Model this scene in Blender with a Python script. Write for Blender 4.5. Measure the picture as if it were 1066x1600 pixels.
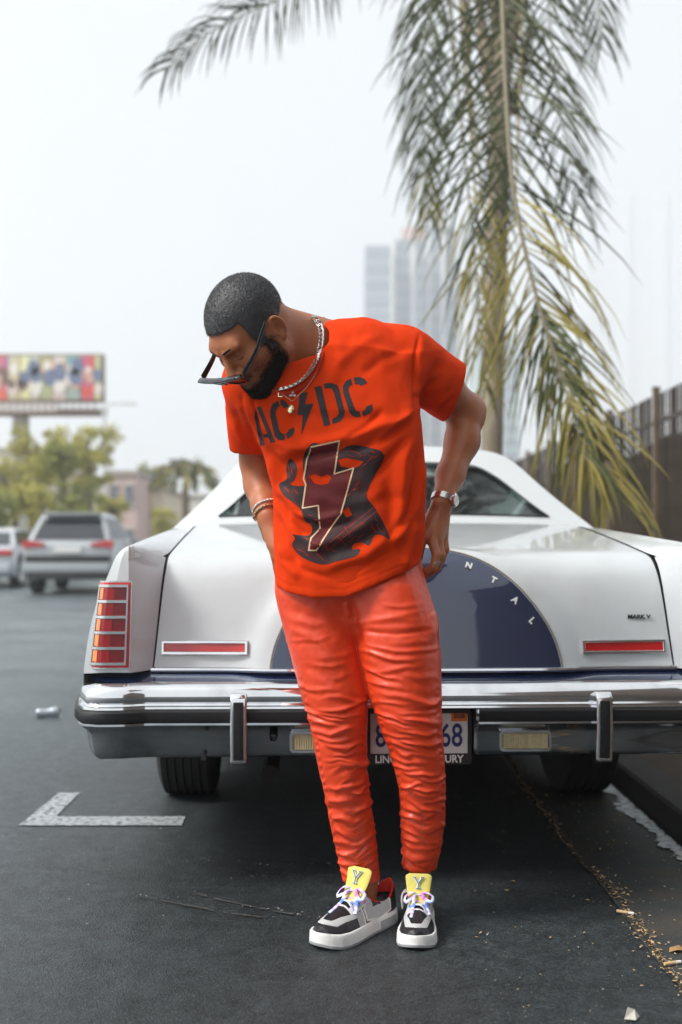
import bpy, bmesh, math, random
import numpy as np
from mathutils import Vector, Matrix
from mathutils.bvhtree import BVHTree
import openvdb

# ---------------------------------------------------------------- camera, sky, sun, exposure
scene = bpy.context.scene
for o in list(bpy.data.objects):
    bpy.data.objects.remove(o)
COL = scene.collection
F = 1778.0            # focal length in pixels of the 1066 x 1600 photograph (40 mm lens)
CAMZ = 1.04           # lens height
HORIZ = 850.0         # horizon row

cam_data = bpy.data.cameras.new('camera')
cam = bpy.data.objects.new('camera', cam_data)
COL.objects.link(cam)
cam.location = (0, 0, CAMZ)
cam.rotation_euler = (math.pi / 2, 0, 0)
cam_data.sensor_fit = 'VERTICAL'
cam_data.sensor_height = 36.0
cam_data.lens = F / 1600 * 36.0
cam_data.shift_y = (HORIZ - 800) / 1600
cam_data.clip_start = 0.05
cam_data.clip_end = 3000
cam_data.dof.use_dof = True
cam_data.dof.focus_distance = 3.02
cam_data.dof.aperture_fstop = 1.9
cam_data.dof.aperture_blades = 9
scene.camera = cam

SUN_EL, SUN_AZ = math.radians(46), math.radians(-116)   # azimuth clockwise from +Y
world = bpy.data.worlds.new('World')
scene.world = world
world.use_nodes = True
wn = world.node_tree.nodes
wl = world.node_tree.links
bg = wn['Background']
sky = wn.new('ShaderNodeTexSky')
sky.sky_type = 'NISHITA'
sky.sun_disc = False
sky.sun_elevation = SUN_EL
sky.sun_rotation = SUN_AZ
sky.air_density = 1.0
sky.dust_density = 1.0
sky.ozone_density = 1.0
hs = wn.new('ShaderNodeHueSaturation')
hs.inputs['Saturation'].default_value = 0.30
wl.new(sky.outputs[0], hs.inputs['Color'])
veil = wn.new('ShaderNodeMix')          # thin even cloud over the blue
veil.data_type = 'RGBA'
veil.inputs[0].default_value = 0.80
veil.inputs[7].default_value = (7.3, 7.55, 7.65, 1)
wl.new(hs.outputs[0], veil.inputs[6])
wl.new(veil.outputs[2], bg.inputs['Color'])
bg.inputs['Strength'].default_value = 0.074

sun_data = bpy.data.lights.new('sun', 'SUN')
sun_data.energy = 2.3
sun_data.angle = math.radians(16)
sun_data.color = (1.0, 0.95, 0.88)
sun = bpy.data.objects.new('sun', sun_data)
COL.objects.link(sun)
sdir = Vector((math.sin(SUN_AZ) * math.cos(SUN_EL), math.cos(SUN_AZ) * math.cos(SUN_EL), math.sin(SUN_EL)))
sun.rotation_euler = sdir.to_track_quat('Z', 'Y').to_euler()
sun.location = sdir * 30

scene.view_settings.view_transform = 'Standard'
scene.view_settings.look = 'None'
scene.view_settings.gamma = 1
scene.view_settings.use_curve_mapping = False
scene.view_settings.exposure = 0.95
scene.render.engine = 'CYCLES'
scene.cycles.use_denoising = True
scene.cycles.max_bounces = 8
scene.cycles.transparent_max_bounces = 12

# ---------------------------------------------------------------- helpers
rng = random.Random(7)


def P(px, py, Y):
    """point at depth Y that the photograph shows at (px, py)"""
    return np.array([(px - 533) / F * Y, Y, CAMZ - (py - HORIZ) / F * Y])


def G(px, py):
    """ground point"""
    Y = F * CAMZ / (py - HORIZ)
    return np.array([(px - 533) / F * Y, Y, 0.0])


def lin(c):
    return tuple(((v / 255) / 12.92 if v / 255 <= 0.04045 else ((v / 255 + 0.055) / 1.055) ** 2.4) for v in c)


def mat(name, col, rough=0.6, metal=0.0, var=0.12, scale=30.0, bump=0.0, bscale=200.0, spec=0.5, coat=0.0, sheen=0.0,
        detail=4.0, dirt=None, dscale=3.0, damt=0.4, trans=0.0, coatr=0.03, emit=None):
    """procedural material: base colour broken by noise, optional dirt, optional bump"""
    m = bpy.data.materials.new(name)
    m.use_nodes = True
    n, l = m.node_tree.nodes, m.node_tree.links
    b = n['Principled BSDF']
    b.inputs['Roughness'].default_value = rough
    b.inputs['Metallic'].default_value = metal
    b.inputs['Specular IOR Level'].default_value = spec
    b.inputs['Coat Weight'].default_value = coat
    b.inputs['Coat Roughness'].default_value = coatr
    b.inputs['Sheen Weight'].default_value = sheen
    b.inputs['Transmission Weight'].default_value = trans
    tc = n.new('ShaderNodeTexCoord')
    no = n.new('ShaderNodeTexNoise')
    no.inputs['Scale'].default_value = scale
    no.inputs['Detail'].default_value = detail
    l.new(tc.outputs['Object'], no.inputs['Vector'])
    mx = n.new('ShaderNodeMix')
    mx.data_type = 'RGBA'
    c = np.array(col[:3])
    mx.inputs[6].default_value = (*np.clip(c * (1 - var), 0, 1), 1)
    mx.inputs[7].default_value = (*np.clip(c * (1 + var), 0, 1), 1)
    l.new(no.outputs[0], mx.inputs[0])
    last = mx.outputs[2]
    if dirt is not None:
        nd = n.new('ShaderNodeTexNoise')
        nd.inputs['Scale'].default_value = dscale
        nd.inputs['Detail'].default_value = 6
        l.new(tc.outputs['Object'], nd.inputs['Vector'])
        rp = n.new('ShaderNodeMapRange')
        rp.inputs[1].default_value = 0.45
        rp.inputs[2].default_value = 0.7
        rp.inputs[4].default_value = damt
        l.new(nd.outputs[0], rp.inputs[0])
        m2 = n.new('ShaderNodeMix')
        m2.data_type = 'RGBA'
        m2.inputs[7].default_value = (*dirt, 1)
        l.new(rp.outputs[0], m2.inputs[0])
        l.new(last, m2.inputs[6])
        last = m2.outputs[2]
    l.new(last, b.inputs['Base Color'])
    if bump > 0:
        nb = n.new('ShaderNodeTexNoise')
        nb.inputs['Scale'].default_value = bscale
        nb.inputs['Detail'].default_value = 3
        l.new(tc.outputs['Object'], nb.inputs['Vector'])
        bp = n.new('ShaderNodeBump')
        bp.inputs['Strength'].default_value = bump
        bp.inputs['Distance'].default_value = 0.002
        l.new(nb.outputs[0], bp.inputs['Height'])
        l.new(bp.outputs[0], b.inputs['Normal'])
    if emit:
        b.inputs['Emission Color'].default_value = (*emit[0], 1)
        b.inputs['Emission Strength'].default_value = emit[1]
    return m


def tag(o, label=None, cat=None, group=None, kind=None):
    if label: o['label'] = label
    if cat: o['category'] = cat
    if group: o['group'] = group
    if kind: o['kind'] = kind
    return o


def empty(name, loc, label, cat, group=None, rotz=0.0):
    o = bpy.data.objects.new(name, None)
    o.empty_display_size = 0.1
    COL.objects.link(o)
    o.location = loc
    o.rotation_euler = (0, 0, rotz)
    return tag(o, label, cat, group)


def W2L(parent):
    """world -> parent space (only translations and z turns up the chain)"""
    M = Matrix.Identity(4)
    chain = []
    p = parent
    while p is not None:
        chain.append(p)
        p = p.parent
    for q in reversed(chain):
        M = M @ Matrix.LocRotScale(q.location, q.rotation_euler, q.scale)
    return M.inverted()


def link(name, me, m, parent=None, world_space=False):
    o = bpy.data.objects.new(name, me)
    me.name = name
    COL.objects.link(o)
    if m is not None:
        for mm in (m if isinstance(m, (list, tuple)) else [m]):
            me.materials.append(mm)
    if parent is not None:
        if world_space:
            me.transform(W2L(parent))
        o.parent = parent
    return o


def mesh_from(name, v, f, m, parent=None, smooth=True, world_space=False, autosmooth=None):
    me = bpy.data.meshes.new(name)
    me.from_pydata([tuple(map(float, p)) for p in v], [], [tuple(map(int, q)) for q in f])
    me.validate()
    me.update()
    if smooth:
        me.shade_smooth()
        if autosmooth:
            me.set_sharp_from_angle(angle=math.radians(autosmooth))
    return link(name, me, m, parent, world_space)


class MB:
    """mesh builder: collects shapes into ONE mesh object"""

    def __init__(s):
        s.v, s.f = [], []

    def add(s, v, f):
        o = len(s.v)
        s.v += [tuple(map(float, p)) for p in v]
        s.f += [tuple(int(i) + o for i in q) for q in f]
        return s

    def box(s, c, size, rot=None, taper=1.0):
        hx, hy, hz = size[0] / 2, size[1] / 2, size[2] / 2
        pts = [(-hx, -hy, -hz), (hx, -hy, -hz), (hx, hy, -hz), (-hx, hy, -hz),
               (-hx * taper, -hy * taper, hz), (hx * taper, -hy * taper, hz), (hx * taper, hy * taper, hz), (-hx * taper, hy * taper, hz)]
        out = []
        for p in pts:
            q = Vector(p)
            if rot is not None: q = rot @ q
            out.append((q.x + c[0], q.y + c[1], q.z + c[2]))
        return s.add(out, [(0, 3, 2, 1), (4, 5, 6, 7), (0, 1, 5, 4), (1, 2, 6, 5), (2, 3, 7, 6), (3, 0, 4, 7)])

    def tube(s, pts, r, n=8, caps=True, flat=None):
        pts = [Vector(p) for p in pts]
        rs = r if hasattr(r, '__len__') else [r] * len(pts)
        base = len(s.v)
        up = None
        for i, p in enumerate(pts):
            t = (pts[min(i + 1, len(pts) - 1)] - pts[max(i - 1, 0)])
            t = t.normalized() if t.length > 1e-9 else Vector((0, 0, 1))
            if up is None:
                up = Vector((0, 0, 1)) if abs(t.z) < 0.9 else Vector((0, 1, 0))
                up = Vector(flat) if flat is not None else up
            a = t.cross(up)
            a = a.normalized() if a.length > 1e-6 else t.orthogonal().normalized()
            b = a.cross(t)
            up = b
            ra, rb = (rs[i] if hasattr(rs[i], '__len__') else (rs[i], rs[i]))
            for k in range(n):
                an = 2 * math.pi * k / n
                q = p + a * (math.cos(an) * ra) + b * (math.sin(an) * rb)
                s.v.append((q.x, q.y, q.z))
        for i in range(len(pts) - 1):
            for k in range(n):
                k2 = (k + 1) % n
                s.f.append((base + i * n + k, base + i * n + k2, base + (i + 1) * n + k2, base + (i + 1) * n + k))
        if caps:
            s.f.append(tuple(base + k for k in range(n))[::-1])
            e = base + (len(pts) - 1) * n
            s.f.append(tuple(e + k for k in range(n)))
        return s

    def lathe(s, prof, n=24, M=None):
        """prof: (r, h) about local z; M: 4x4 to place it"""
        base = len(s.v)
        for r, h in prof:
            for k in range(n):
                a = 2 * math.pi * k / n
                q = Vector((r * math.cos(a), r * math.sin(a), h))
                if M is not None: q = M @ q
                s.v.append((q.x, q.y, q.z))
        for i in range(len(prof) - 1):
            for k in range(n):
                k2 = (k + 1) % n
                s.f.append((base + i * n + k, base + i * n + k2, base + (i + 1) * n + k2, base + (i + 1) * n + k))
        return s

    def prism(s, poly, d, to3):
        """poly: 2-D outline, extruded from 0 to d; to3(x, y, t) -> point"""
        n = len(poly)
        v = [to3(x, y, 0) for x, y in poly] + [to3(x, y, d) for x, y in poly]
        f = [tuple(range(n))[::-1], tuple(range(n, 2 * n))] + [(i, (i + 1) % n, n + (i + 1) % n, n + i) for i in range(n)]
        return s.add(v, f)

    def grid(s, fn, us, vs, flip=False, closed_u=False):
        base = len(s.v)
        nu, nv = len(us), len(vs)
        for v in vs:
            for u in us:
                s.v.append(tuple(map(float, fn(u, v))))
        for j in range(nv - 1):
            for i in range(nu if closed_u else nu - 1):
                i2 = (i + 1) % nu
                q = (base + j * nu + i, base + j * nu + i2, base + (j + 1) * nu + i2, base + (j + 1) * nu + i)
                s.f.append(q[::-1] if flip else q)
        return s

    def build(s, name, m, parent=None, smooth=True, world_space=False, autosmooth=35, bevel=0.0, seg=2, fix=True):
        me = bpy.data.meshes.new(name)
        me.from_pydata(s.v, [], s.f)
        me.validate()
        if bevel > 0 or fix:
            bm = bmesh.new()
            bm.from_mesh(me)
            if bevel > 0:
                bmesh.ops.remove_doubles(bm, verts=bm.verts, dist=1e-5)
            bmesh.ops.recalc_face_normals(bm, faces=bm.faces)
            if bevel > 0:
                ed = [e for e in bm.edges if len(e.link_faces) == 2 and e.calc_face_angle(0) > 0.5]
                bmesh.ops.bevel(bm, geom=ed, offset=bevel, segments=seg, profile=0.6, affect='EDGES', clamp_overlap=True)
            bm.to_mesh(me)
            bm.free()
        me.update()
        if smooth:
            me.shade_smooth()
            if autosmooth: me.set_sharp_from_angle(angle=math.radians(autosmooth))
        return link(name, me, m, parent, world_space)


def catmull(pts, n):
    """resample a polyline smoothly to n points"""
    pts = np.array(pts, float)
    k = len(pts)
    ext = np.vstack([2 * pts[0] - pts[1], pts, 2 * pts[-1] - pts[-2]])
    out = []
    for t in np.linspace(0, k - 1 - 1e-9, n):
        i = int(t)
        f = t - i
        p0, p1, p2, p3 = ext[i], ext[i + 1], ext[i + 2], ext[i + 3]
        out.append(0.5 * (2 * p1 + (p2 - p0) * f + (2 * p0 - 5 * p1 + 4 * p2 - p3) * f * f + (3 * p1 - p0 - 3 * p2 + p3) * f ** 3))
    return np.array(out)


def interp(xs, ys, x):
    return np.interp(x, xs, ys)


# value noise, vectorised
def _hash(i, j, k):
    n = (i * 374761393 + j * 668265263 + k * 2147483647 * 3 + 1442695) & 0x7fffffff
    n = ((n ^ (n >> 13)) * 1274126177) & 0x7fffffff
    return ((n ^ (n >> 16)) & 0xffff) / 65535.0


def noise3(p):
    p = np.asarray(p, float)
    i = np.floor(p).astype(np.int64)
    f = p - i
    f = f * f * f * (f * (f * 6 - 15) + 10)
    r = 0
    for a in (0, 1):
        for b in (0, 1):
            for c in (0, 1):
                w = (f[:, 0] if a else 1 - f[:, 0]) * (f[:, 1] if b else 1 - f[:, 1]) * (f[:, 2] if c else 1 - f[:, 2])
                r = r + w * _hash(i[:, 0] + a, i[:, 1] + b, i[:, 2] + c)
    return r * 2 - 1


def fbm(p, o=3):
    p = np.asarray(p, float)
    r, a = 0, 1.0
    for _ in range(o):
        r = r + a * noise3(p)
        p = p * 2.03 + 17.3
        a *= 0.5
    return r


# ---------------------------------------------------------------- volume sculpting (signed distance grids)
class Vol:
    def __init__(s, lo, hi, h):
        s.lo, s.h = np.array(lo, float), h
        s.n = np.ceil((np.array(hi) - s.lo) / h).astype(int) + 1
        s.d = np.full(s.n, 0.5, np.float32)

    def like(s):
        o = object.__new__(Vol)
        o.lo, o.h, o.n, o.d = s.lo, s.h, s.n, s.d.copy()
        return o

    def sl(s, lo, hi, pad):
        a = np.maximum(0, np.floor((np.array(lo) - pad - s.lo) / s.h).astype(int))
        b = np.minimum(s.n, np.ceil((np.array(hi) + pad - s.lo) / s.h).astype(int) + 1)
        sl = tuple(slice(x, max(x, y)) for x, y in zip(a, b))
        ax = [(np.arange(q.start, q.stop) * s.h + l).astype(np.float32) for q, l in zip(sl, s.lo)]
        return sl, ax[0][:, None, None], ax[1][None, :, None], ax[2][None, None, :]

    def op(s, fn, lo, hi, k=0.0, mode='add', pad=0.03):
        sl, X, Y, Z = s.sl(lo, hi, pad + k)
        if 0 in s.d[sl].shape: return s
        v = fn(X, Y, Z).astype(np.float32)
        a = s.d[sl]
        if mode == 'add':
            if k > 0:
                t = np.maximum(k - np.abs(a - v), 0) / k
                s.d[sl] = np.minimum(a, v) - t * t * k * 0.25
            else:
                s.d[sl] = np.minimum(a, v)
        elif mode == 'sub':
            v = -v
            if k > 0:
                t = np.maximum(k - np.abs(a - v), 0) / k
                s.d[sl] = np.maximum(a, v) + t * t * k * 0.25
            else:
                s.d[sl] = np.maximum(a, v)
        return s

    def cone(s, a, b, ra, rb, k=0.0, mode='add', sq=None):
        """rounded cone; sq = (axis vector, factor) squeezes it across that axis"""
        a, b = np.array(a, float), np.array(b, float)
        R = max(ra, rb)
        lo, hi = np.minimum(a, b) - R, np.maximum(a, b) + R
        ba = b - a
        L = max(float(ba @ ba), 1e-12)

        def fn(X, Y, Z):
            x, y, z = X - a[0], Y - a[1], Z - a[2]
            t = np.clip((x * ba[0] + y * ba[1] + z * ba[2]) / L, 0, 1)
            x, y, z = x - ba[0] * t, y - ba[1] * t, z - ba[2] * t
            d2 = x * x + y * y + z * z
            if sq is not None:
                n = np.array(sq[0], float)
                n /= np.linalg.norm(n)
                q = x * n[0] + y * n[1] + z * n[2]
                d2 = d2 + q * q * (sq[1] ** 2 - 1)
                return (np.sqrt(d2) - (ra + (rb - ra) * t)) * (0.8 if sq[1] > 1 else 1)
            return np.sqrt(d2) - (ra + (rb - ra) * t)
        return s.op(fn, lo, hi, k, mode)

    def chain(s, pts, rs, k=0.01, sq=None):
        for i in range(len(pts) - 1):
            s.cone(pts[i], pts[i + 1], rs[i], rs[i + 1], k if i else k, sq=sq)
        return s

    def ell(s, c, r, M=None, k=0.0, mode='add'):
        """ellipsoid; rows of M are its axes"""
        c, r = np.array(c, float), np.array(r, float)
        M = np.eye(3) if M is None else np.array(M)
        R = r.max()

        def fn(X, Y, Z):
            x, y, z = X - c[0], Y - c[1], Z - c[2]
            q = [(x * M[i][0] + y * M[i][1] + z * M[i][2]) for i in range(3)]
            k0 = np.sqrt(sum((q[i] / r[i]) ** 2 for i in range(3)))
            k1 = np.sqrt(sum((q[i] / r[i] ** 2) ** 2 for i in range(3)))
            return k0 * (k0 - 1) / np.maximum(k1, 1e-6)
        return s.op(fn, c - R, c + R, k, mode)

    def surf(s, iso=0.0):
        g = openvdb.FloatGrid(0.5)
        g.copyFromArray(np.ascontiguousarray(s.d))
        pts, quads = g.convertToQuads(iso)
        p, q = np.asarray(pts, float) * s.h + s.lo, np.asarray(quads)
        c = p.mean(0)
        vol6 = np.einsum('ij,ij->', p[q[:, 0]] - c, np.cross(p[q[:, 1]] - c, p[q[:, 2]] - c)) + np.einsum('ij,ij->', p[q[:, 0]] - c, np.cross(p[q[:, 2]] - c, p[q[:, 3]] - c))
        return p, (q if vol6 > 0 else q[:, ::-1])

    def sample(s, p):
        q = (np.asarray(p) - s.lo) / s.h
        q = np.clip(q, 0, np.array(s.n) - 1.001)
        i = q.astype(int)
        f = q - i
        r = 0
        for a in (0, 1):
            for b in (0, 1):
                for c in (0, 1):
                    w = (f[:, 0] if a else 1 - f[:, 0]) * (f[:, 1] if b else 1 - f[:, 1]) * (f[:, 2] if c else 1 - f[:, 2])
                    r = r + w * s.d[i[:, 0] + a, i[:, 1] + b, i[:, 2] + c]
        return r


def vnormals(v, q):
    """vertex normals of a quad mesh"""
    v = np.asarray(v)
    n = np.cross(v[q[:, 2]] - v[q[:, 0]], v[q[:, 3]] - v[q[:, 1]])
    out = np.zeros_like(v)
    for i in range(4):
        np.add.at(out, q[:, i], n)
    return out / np.maximum(np.linalg.norm(out, axis=1, keepdims=True), 1e-12)


def relax(v, q, it=2, w=0.5, mask=None):
    v = v.copy()
    for _ in range(it):
        acc = np.zeros_like(v)
        cnt = np.zeros(len(v))
        for i in range(4):
            a, b = q[:, i], q[:, (i + 1) % 4]
            np.add.at(acc, a, v[b])
            np.add.at(cnt, a, 1)
            np.add.at(acc, b, v[a])
            np.add.at(cnt, b, 1)
        nv = acc / np.maximum(cnt, 1)[:, None]
        ww = w if mask is None else (w * mask)[:, None]
        v = v + (nv - v) * ww
    return v


def proj(v):
    """photo pixel of each world point"""
    return np.stack([533 + F * v[:, 0] / v[:, 1], HORIZ - F * (v[:, 2] - CAMZ) / v[:, 1]], 1)


def polydist(p, line):
    """distance of 2-D points to a polyline, and the nearest parameter 0..1"""
    line = np.array(line, float)
    best = np.full(len(p), 1e9)
    par = np.zeros(len(p))
    m = len(line) - 1
    for i in range(m):
        a, b = line[i], line[i + 1]
        ba = b - a
        t = np.clip(((p - a) @ ba) / max(ba @ ba, 1e-9), 0, 1)
        d = np.linalg.norm(p - a - t[:, None] * ba, axis=1)
        w = d < best
        best[w] = d[w]
        par[w] = (i + t[w]) / m
    return best, par


def quick_mesh(name, v, q, m, parent=None):
    """fast mesh from numpy arrays in world space"""
    v = np.asarray(v, float)
    if parent is not None:
        M = np.array(W2L(parent))
        v = v @ M[:3, :3].T + M[:3, 3]
    me = bpy.data.meshes.new(name)
    me.vertices.add(len(v))
    me.vertices.foreach_set('co', v.astype(np.float32).ravel())
    q = np.asarray(q, np.int32)
    me.loops.add(q.size)
    me.loops.foreach_set('vertex_index', q.ravel())
    me.polygons.add(len(q))
    me.polygons.foreach_set('loop_start', np.arange(0, q.size, q.shape[1], dtype=np.int32))
    me.update(calc_edges=True)
    me.validate()
    me.shade_smooth()
    return link(name, me, m, parent)

M_redrefl = mat('red_reflector', (0.50, 0.010, 0.012), rough=0.15, var=0.3, scale=14, coat=1.0)
M_plate = mat('plate_white', (0.78, 0.78, 0.76), rough=0.4, var=0.03, scale=20)
M_tyre = mat('tyre_rubber', (0.016, 0.016, 0.016), rough=0.85, var=0.3, scale=60, bump=.2, bscale=300)
M_silver = mat('silver', (0.82, 0.80, 0.78), rough=0.22, metal=1.0, var=0.08, scale=200)
# ================================================================ ground, road, kerb
def tex(n, kind, **kw):
    t = n.new(kind)
    for k, v in kw.items():
        t.inputs[k].default_value = v
    return t


M_asph = bpy.data.materials.new('asphalt')
M_asph.use_nodes = True
_n, _l = M_asph.node_tree.nodes, M_asph.node_tree.links
_b = _n['Principled BSDF']
_tc = _n.new('ShaderNodeTexCoord')
_big = tex(_n, 'ShaderNodeTexNoise', Scale=.9, Detail=5.0, Roughness=.6)
_mid = tex(_n, 'ShaderNodeTexNoise', Scale=14.0, Detail=6.0, Roughness=.7)
_fine = tex(_n, 'ShaderNodeTexNoise', Scale=150.0, Detail=2.0)
_vor = tex(_n, 'ShaderNodeTexVoronoi', Scale=210.0)
for t in (_big, _mid, _fine, _vor): _l.new(_tc.outputs['Object'], t.inputs['Vector'])
_r1 = _n.new('ShaderNodeValToRGB')
_r1.color_ramp.elements[0].position, _r1.color_ramp.elements[1].position = .30, .72
_r1.color_ramp.elements[0].color, _r1.color_ramp.elements[1].color = (.011, .0145, .0165, 1), (.034, .042, .047, 1)
_l.new(_big.outputs[0], _r1.inputs[0])
_r2 = _n.new('ShaderNodeValToRGB')
_r2.color_ramp.elements[0].position, _r2.color_ramp.elements[1].position = .28, .70
_r2.color_ramp.elements[0].color, _r2.color_ramp.elements[1].color = (.42, .44, .46, 1), (1.55, 1.55, 1.52, 1)
_l.new(_mid.outputs[0], _r2.inputs[0])
_m1 = _n.new('ShaderNodeMix')
_m1.data_type, _m1.blend_type = 'RGBA', 'MULTIPLY'
_m1.inputs[0].default_value = 1
_l.new(_r1.outputs[0], _m1.inputs[6])
_l.new(_r2.outputs[0], _m1.inputs[7])
_r3 = _n.new('ShaderNodeValToRGB')      # pale stones of the aggregate
_r3.color_ramp.elements[0].position, _r3.color_ramp.elements[1].position = .58, .74
_r3.color_ramp.elements[0].color, _r3.color_ramp.elements[1].color = (0, 0, 0, 1), (.55, .55, .55, 1)
_l.new(_fine.outputs[0], _r3.inputs[0])
_m2 = _n.new('ShaderNodeMix')
_m2.data_type = 'RGBA'
_m2.inputs[7].default_value = (.12, .13, .135, 1)
_l.new(_r3.outputs[0], _m2.inputs[0])
_l.new(_m1.outputs[2], _m2.inputs[6])
_vc = tex(_n, 'ShaderNodeTexVoronoi', Scale=115.0)
_l.new(_tc.outputs['Object'], _vc.inputs['Vector'])
_sp = _n.new('ShaderNodeSeparateColor')
_l.new(_vc.outputs['Color'], _sp.inputs[0])
_mr = _n.new('ShaderNodeMapRange')
_mr.inputs[3].default_value, _mr.inputs[4].default_value = .55, 1.5
_l.new(_sp.outputs[0], _mr.inputs[0])
_m3 = _n.new('ShaderNodeMix')
_m3.data_type, _m3.blend_type = 'RGBA', 'MULTIPLY'
_m3.inputs[0].default_value = .75
_l.new(_m2.outputs[2], _m3.inputs[6])
_l.new(_mr.outputs[0], _m3.inputs[7])
_sx = _n.new('ShaderNodeSeparateXYZ')      # grazing sheen painted into the base colour, paler towards the left; smoother too
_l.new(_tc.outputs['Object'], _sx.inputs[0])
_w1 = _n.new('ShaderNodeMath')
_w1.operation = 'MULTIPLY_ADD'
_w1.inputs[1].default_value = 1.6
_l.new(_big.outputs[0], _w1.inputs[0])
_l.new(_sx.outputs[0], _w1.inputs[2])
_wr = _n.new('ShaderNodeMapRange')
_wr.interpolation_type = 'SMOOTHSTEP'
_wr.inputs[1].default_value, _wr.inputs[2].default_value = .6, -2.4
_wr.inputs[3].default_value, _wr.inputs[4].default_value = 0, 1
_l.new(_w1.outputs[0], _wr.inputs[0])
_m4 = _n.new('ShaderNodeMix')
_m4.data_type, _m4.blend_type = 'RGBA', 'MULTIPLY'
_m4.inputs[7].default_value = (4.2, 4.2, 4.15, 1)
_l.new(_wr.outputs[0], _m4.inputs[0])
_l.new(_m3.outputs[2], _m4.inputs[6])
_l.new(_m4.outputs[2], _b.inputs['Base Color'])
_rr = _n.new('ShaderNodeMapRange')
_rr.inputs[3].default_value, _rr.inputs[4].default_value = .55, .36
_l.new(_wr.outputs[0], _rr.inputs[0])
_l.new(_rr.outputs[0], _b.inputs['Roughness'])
_b.inputs['Roughness'].default_value = .50
_b.inputs['Specular IOR Level'].default_value = .5
_bp = _n.new('ShaderNodeBump')
_bp.inputs['Strength'].default_value = .55
_bp.inputs['Distance'].default_value = .0028
_ad = _n.new('ShaderNodeMath')
_ad.operation = 'ADD'
_l.new(_vor.outputs['Distance'], _ad.inputs[0])
_l.new(_fine.outputs[0], _ad.inputs[1])
_l.new(_ad.outputs[0], _bp.inputs['Height'])
_l.new(_bp.outputs[0], _b.inputs['Normal'])

M_gutter = mat('gutter_asphalt', (.034, .038, .040), rough=.7, var=.35, scale=22, bump=.5, bscale=240, detail=7, dirt=(.075, .060, .042), dscale=6, damt=.6)
M_kerb = mat('kerb_concrete', (.024, .023, .021), rough=.85, var=.4, scale=14, bump=.5, bscale=120, detail=7, dirt=(.02, .018, .016), dscale=7, damt=.8)
M_walk = mat('pavement', (.030, .020, .012), rough=.9, var=.45, scale=9, bump=.4, bscale=90, detail=7)
M_ground = mat('ground', (.40, .39, .36), rough=.95, var=.3, scale=.4)
M_lane = mat('worn_road_paint', (.36, .39, .41), rough=.7, var=.28, scale=60, bump=.3, bscale=200, detail=7, dirt=(.045, .053, .058), dscale=48, damt=.95)
M_kpaint = mat('flaking_white_paint', (.66, .70, .72), rough=.7, var=.2, scale=40, dirt=(.10, .11, .11), dscale=34, damt=.7)
KX = 1.175       # kerb face


def struct(o, name=None):
    o['kind'] = 'structure'
    return o


struct(MB().add([(-540, -45, -.03), (540, -45, -.03), (540, 800, -.03), (-540, 800, -.03)], [(0, 1, 2, 3)]).build('ground', M_ground))
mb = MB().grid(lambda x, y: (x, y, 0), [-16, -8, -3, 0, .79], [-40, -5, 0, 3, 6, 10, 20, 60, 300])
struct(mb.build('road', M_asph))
mb = MB().grid(lambda x, y: (x, y, .002 + .012 * max(0, (x - .79) / .38) * 0), [.792, .9, 1.05, KX], [-40, 0, 2, 4, 8, 20, 120])
struct(mb.build('gutter', M_gutter))
mb = MB()
yk = np.linspace(-20, 60, 161)
def kerb(k, y):
    prof = [(KX, -.01), (KX + .004, .05), (KX + .012, .088), (KX + .024, .099), (KX + .15, .103), (KX + .152, .06)]
    a, b = prof[int(k)]
    w = .004 * math.sin(y * 3.1) + .003 * math.sin(y * 9.7)
    return (a + w, y, b + (.002 * math.sin(y * 5.3) if k > 1 else 0))
mb.grid(kerb, range(6), yk)
struct(mb.build('kerb', M_kerb))
mb = MB().grid(lambda x, y: (x, y, .098), [KX + .15, 2.2, 3.4, 12], [-40, 0, 4, 10, 30, 120])
struct(mb.build('pavement', M_walk))
# far kerb and pavement on the other side of the street
struct(MB().box((-22, 100, .05), (12, 300, .12)).build('far_pavement', mat('pale_concrete', (.34, .32, .29), rough=.9, var=.15, scale=.8)))

# the painted corner mark on the road
def flat(name, polys, m, z, jag=0.0, step=.02, seed=1):
    r = random.Random(seed)
    mb = MB()
    for ip, poly in enumerate(polys):
        pts = []
        n = len(poly)
        for i in range(n):
            a, b = np.array(poly[i]), np.array(poly[(i + 1) % n])
            L = max(1, int(np.linalg.norm(b - a) / step))
            for k in range(L):
                p = a + (b - a) * k / L
                pts.append((p[0] + r.uniform(-jag, jag), p[1] + r.uniform(-jag, jag), z + (ip % 12) * .00025))
        mb.add(pts, [tuple(range(len(pts)))])
    return mb.build(name, m, smooth=False)


def g2(x, y): return tuple(G(x, y)[:2])
struct(flat('road_marking', [[g2(30, 1291), g2(284, 1291), g2(290, 1277), g2(88, 1277), g2(125, 1240), g2(92, 1240)]], M_lane, .004, .003))
rk = random.Random(5)
polys = []
for i in range(46):
    y = 3.55 + i * .036 + rk.uniform(-.01, .01)
    w = rk.uniform(.03, .085) * (1 if i > 2 else .5)
    x = KX - .012 - rk.uniform(0, .012)
    a = rk.uniform(.022, .05)
    polys.append([(x, y - a), (x + .004, y + a), (x - w * rk.uniform(.6, 1), y + a * .7), (x - w * rk.uniform(.8, 1.3), y - a * .1), (x - w * rk.uniform(.5, 1), y - a * .8)])
struct(flat('kerb_paint', polys, M_kpaint, .006, .004, .012, 3))

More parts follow.
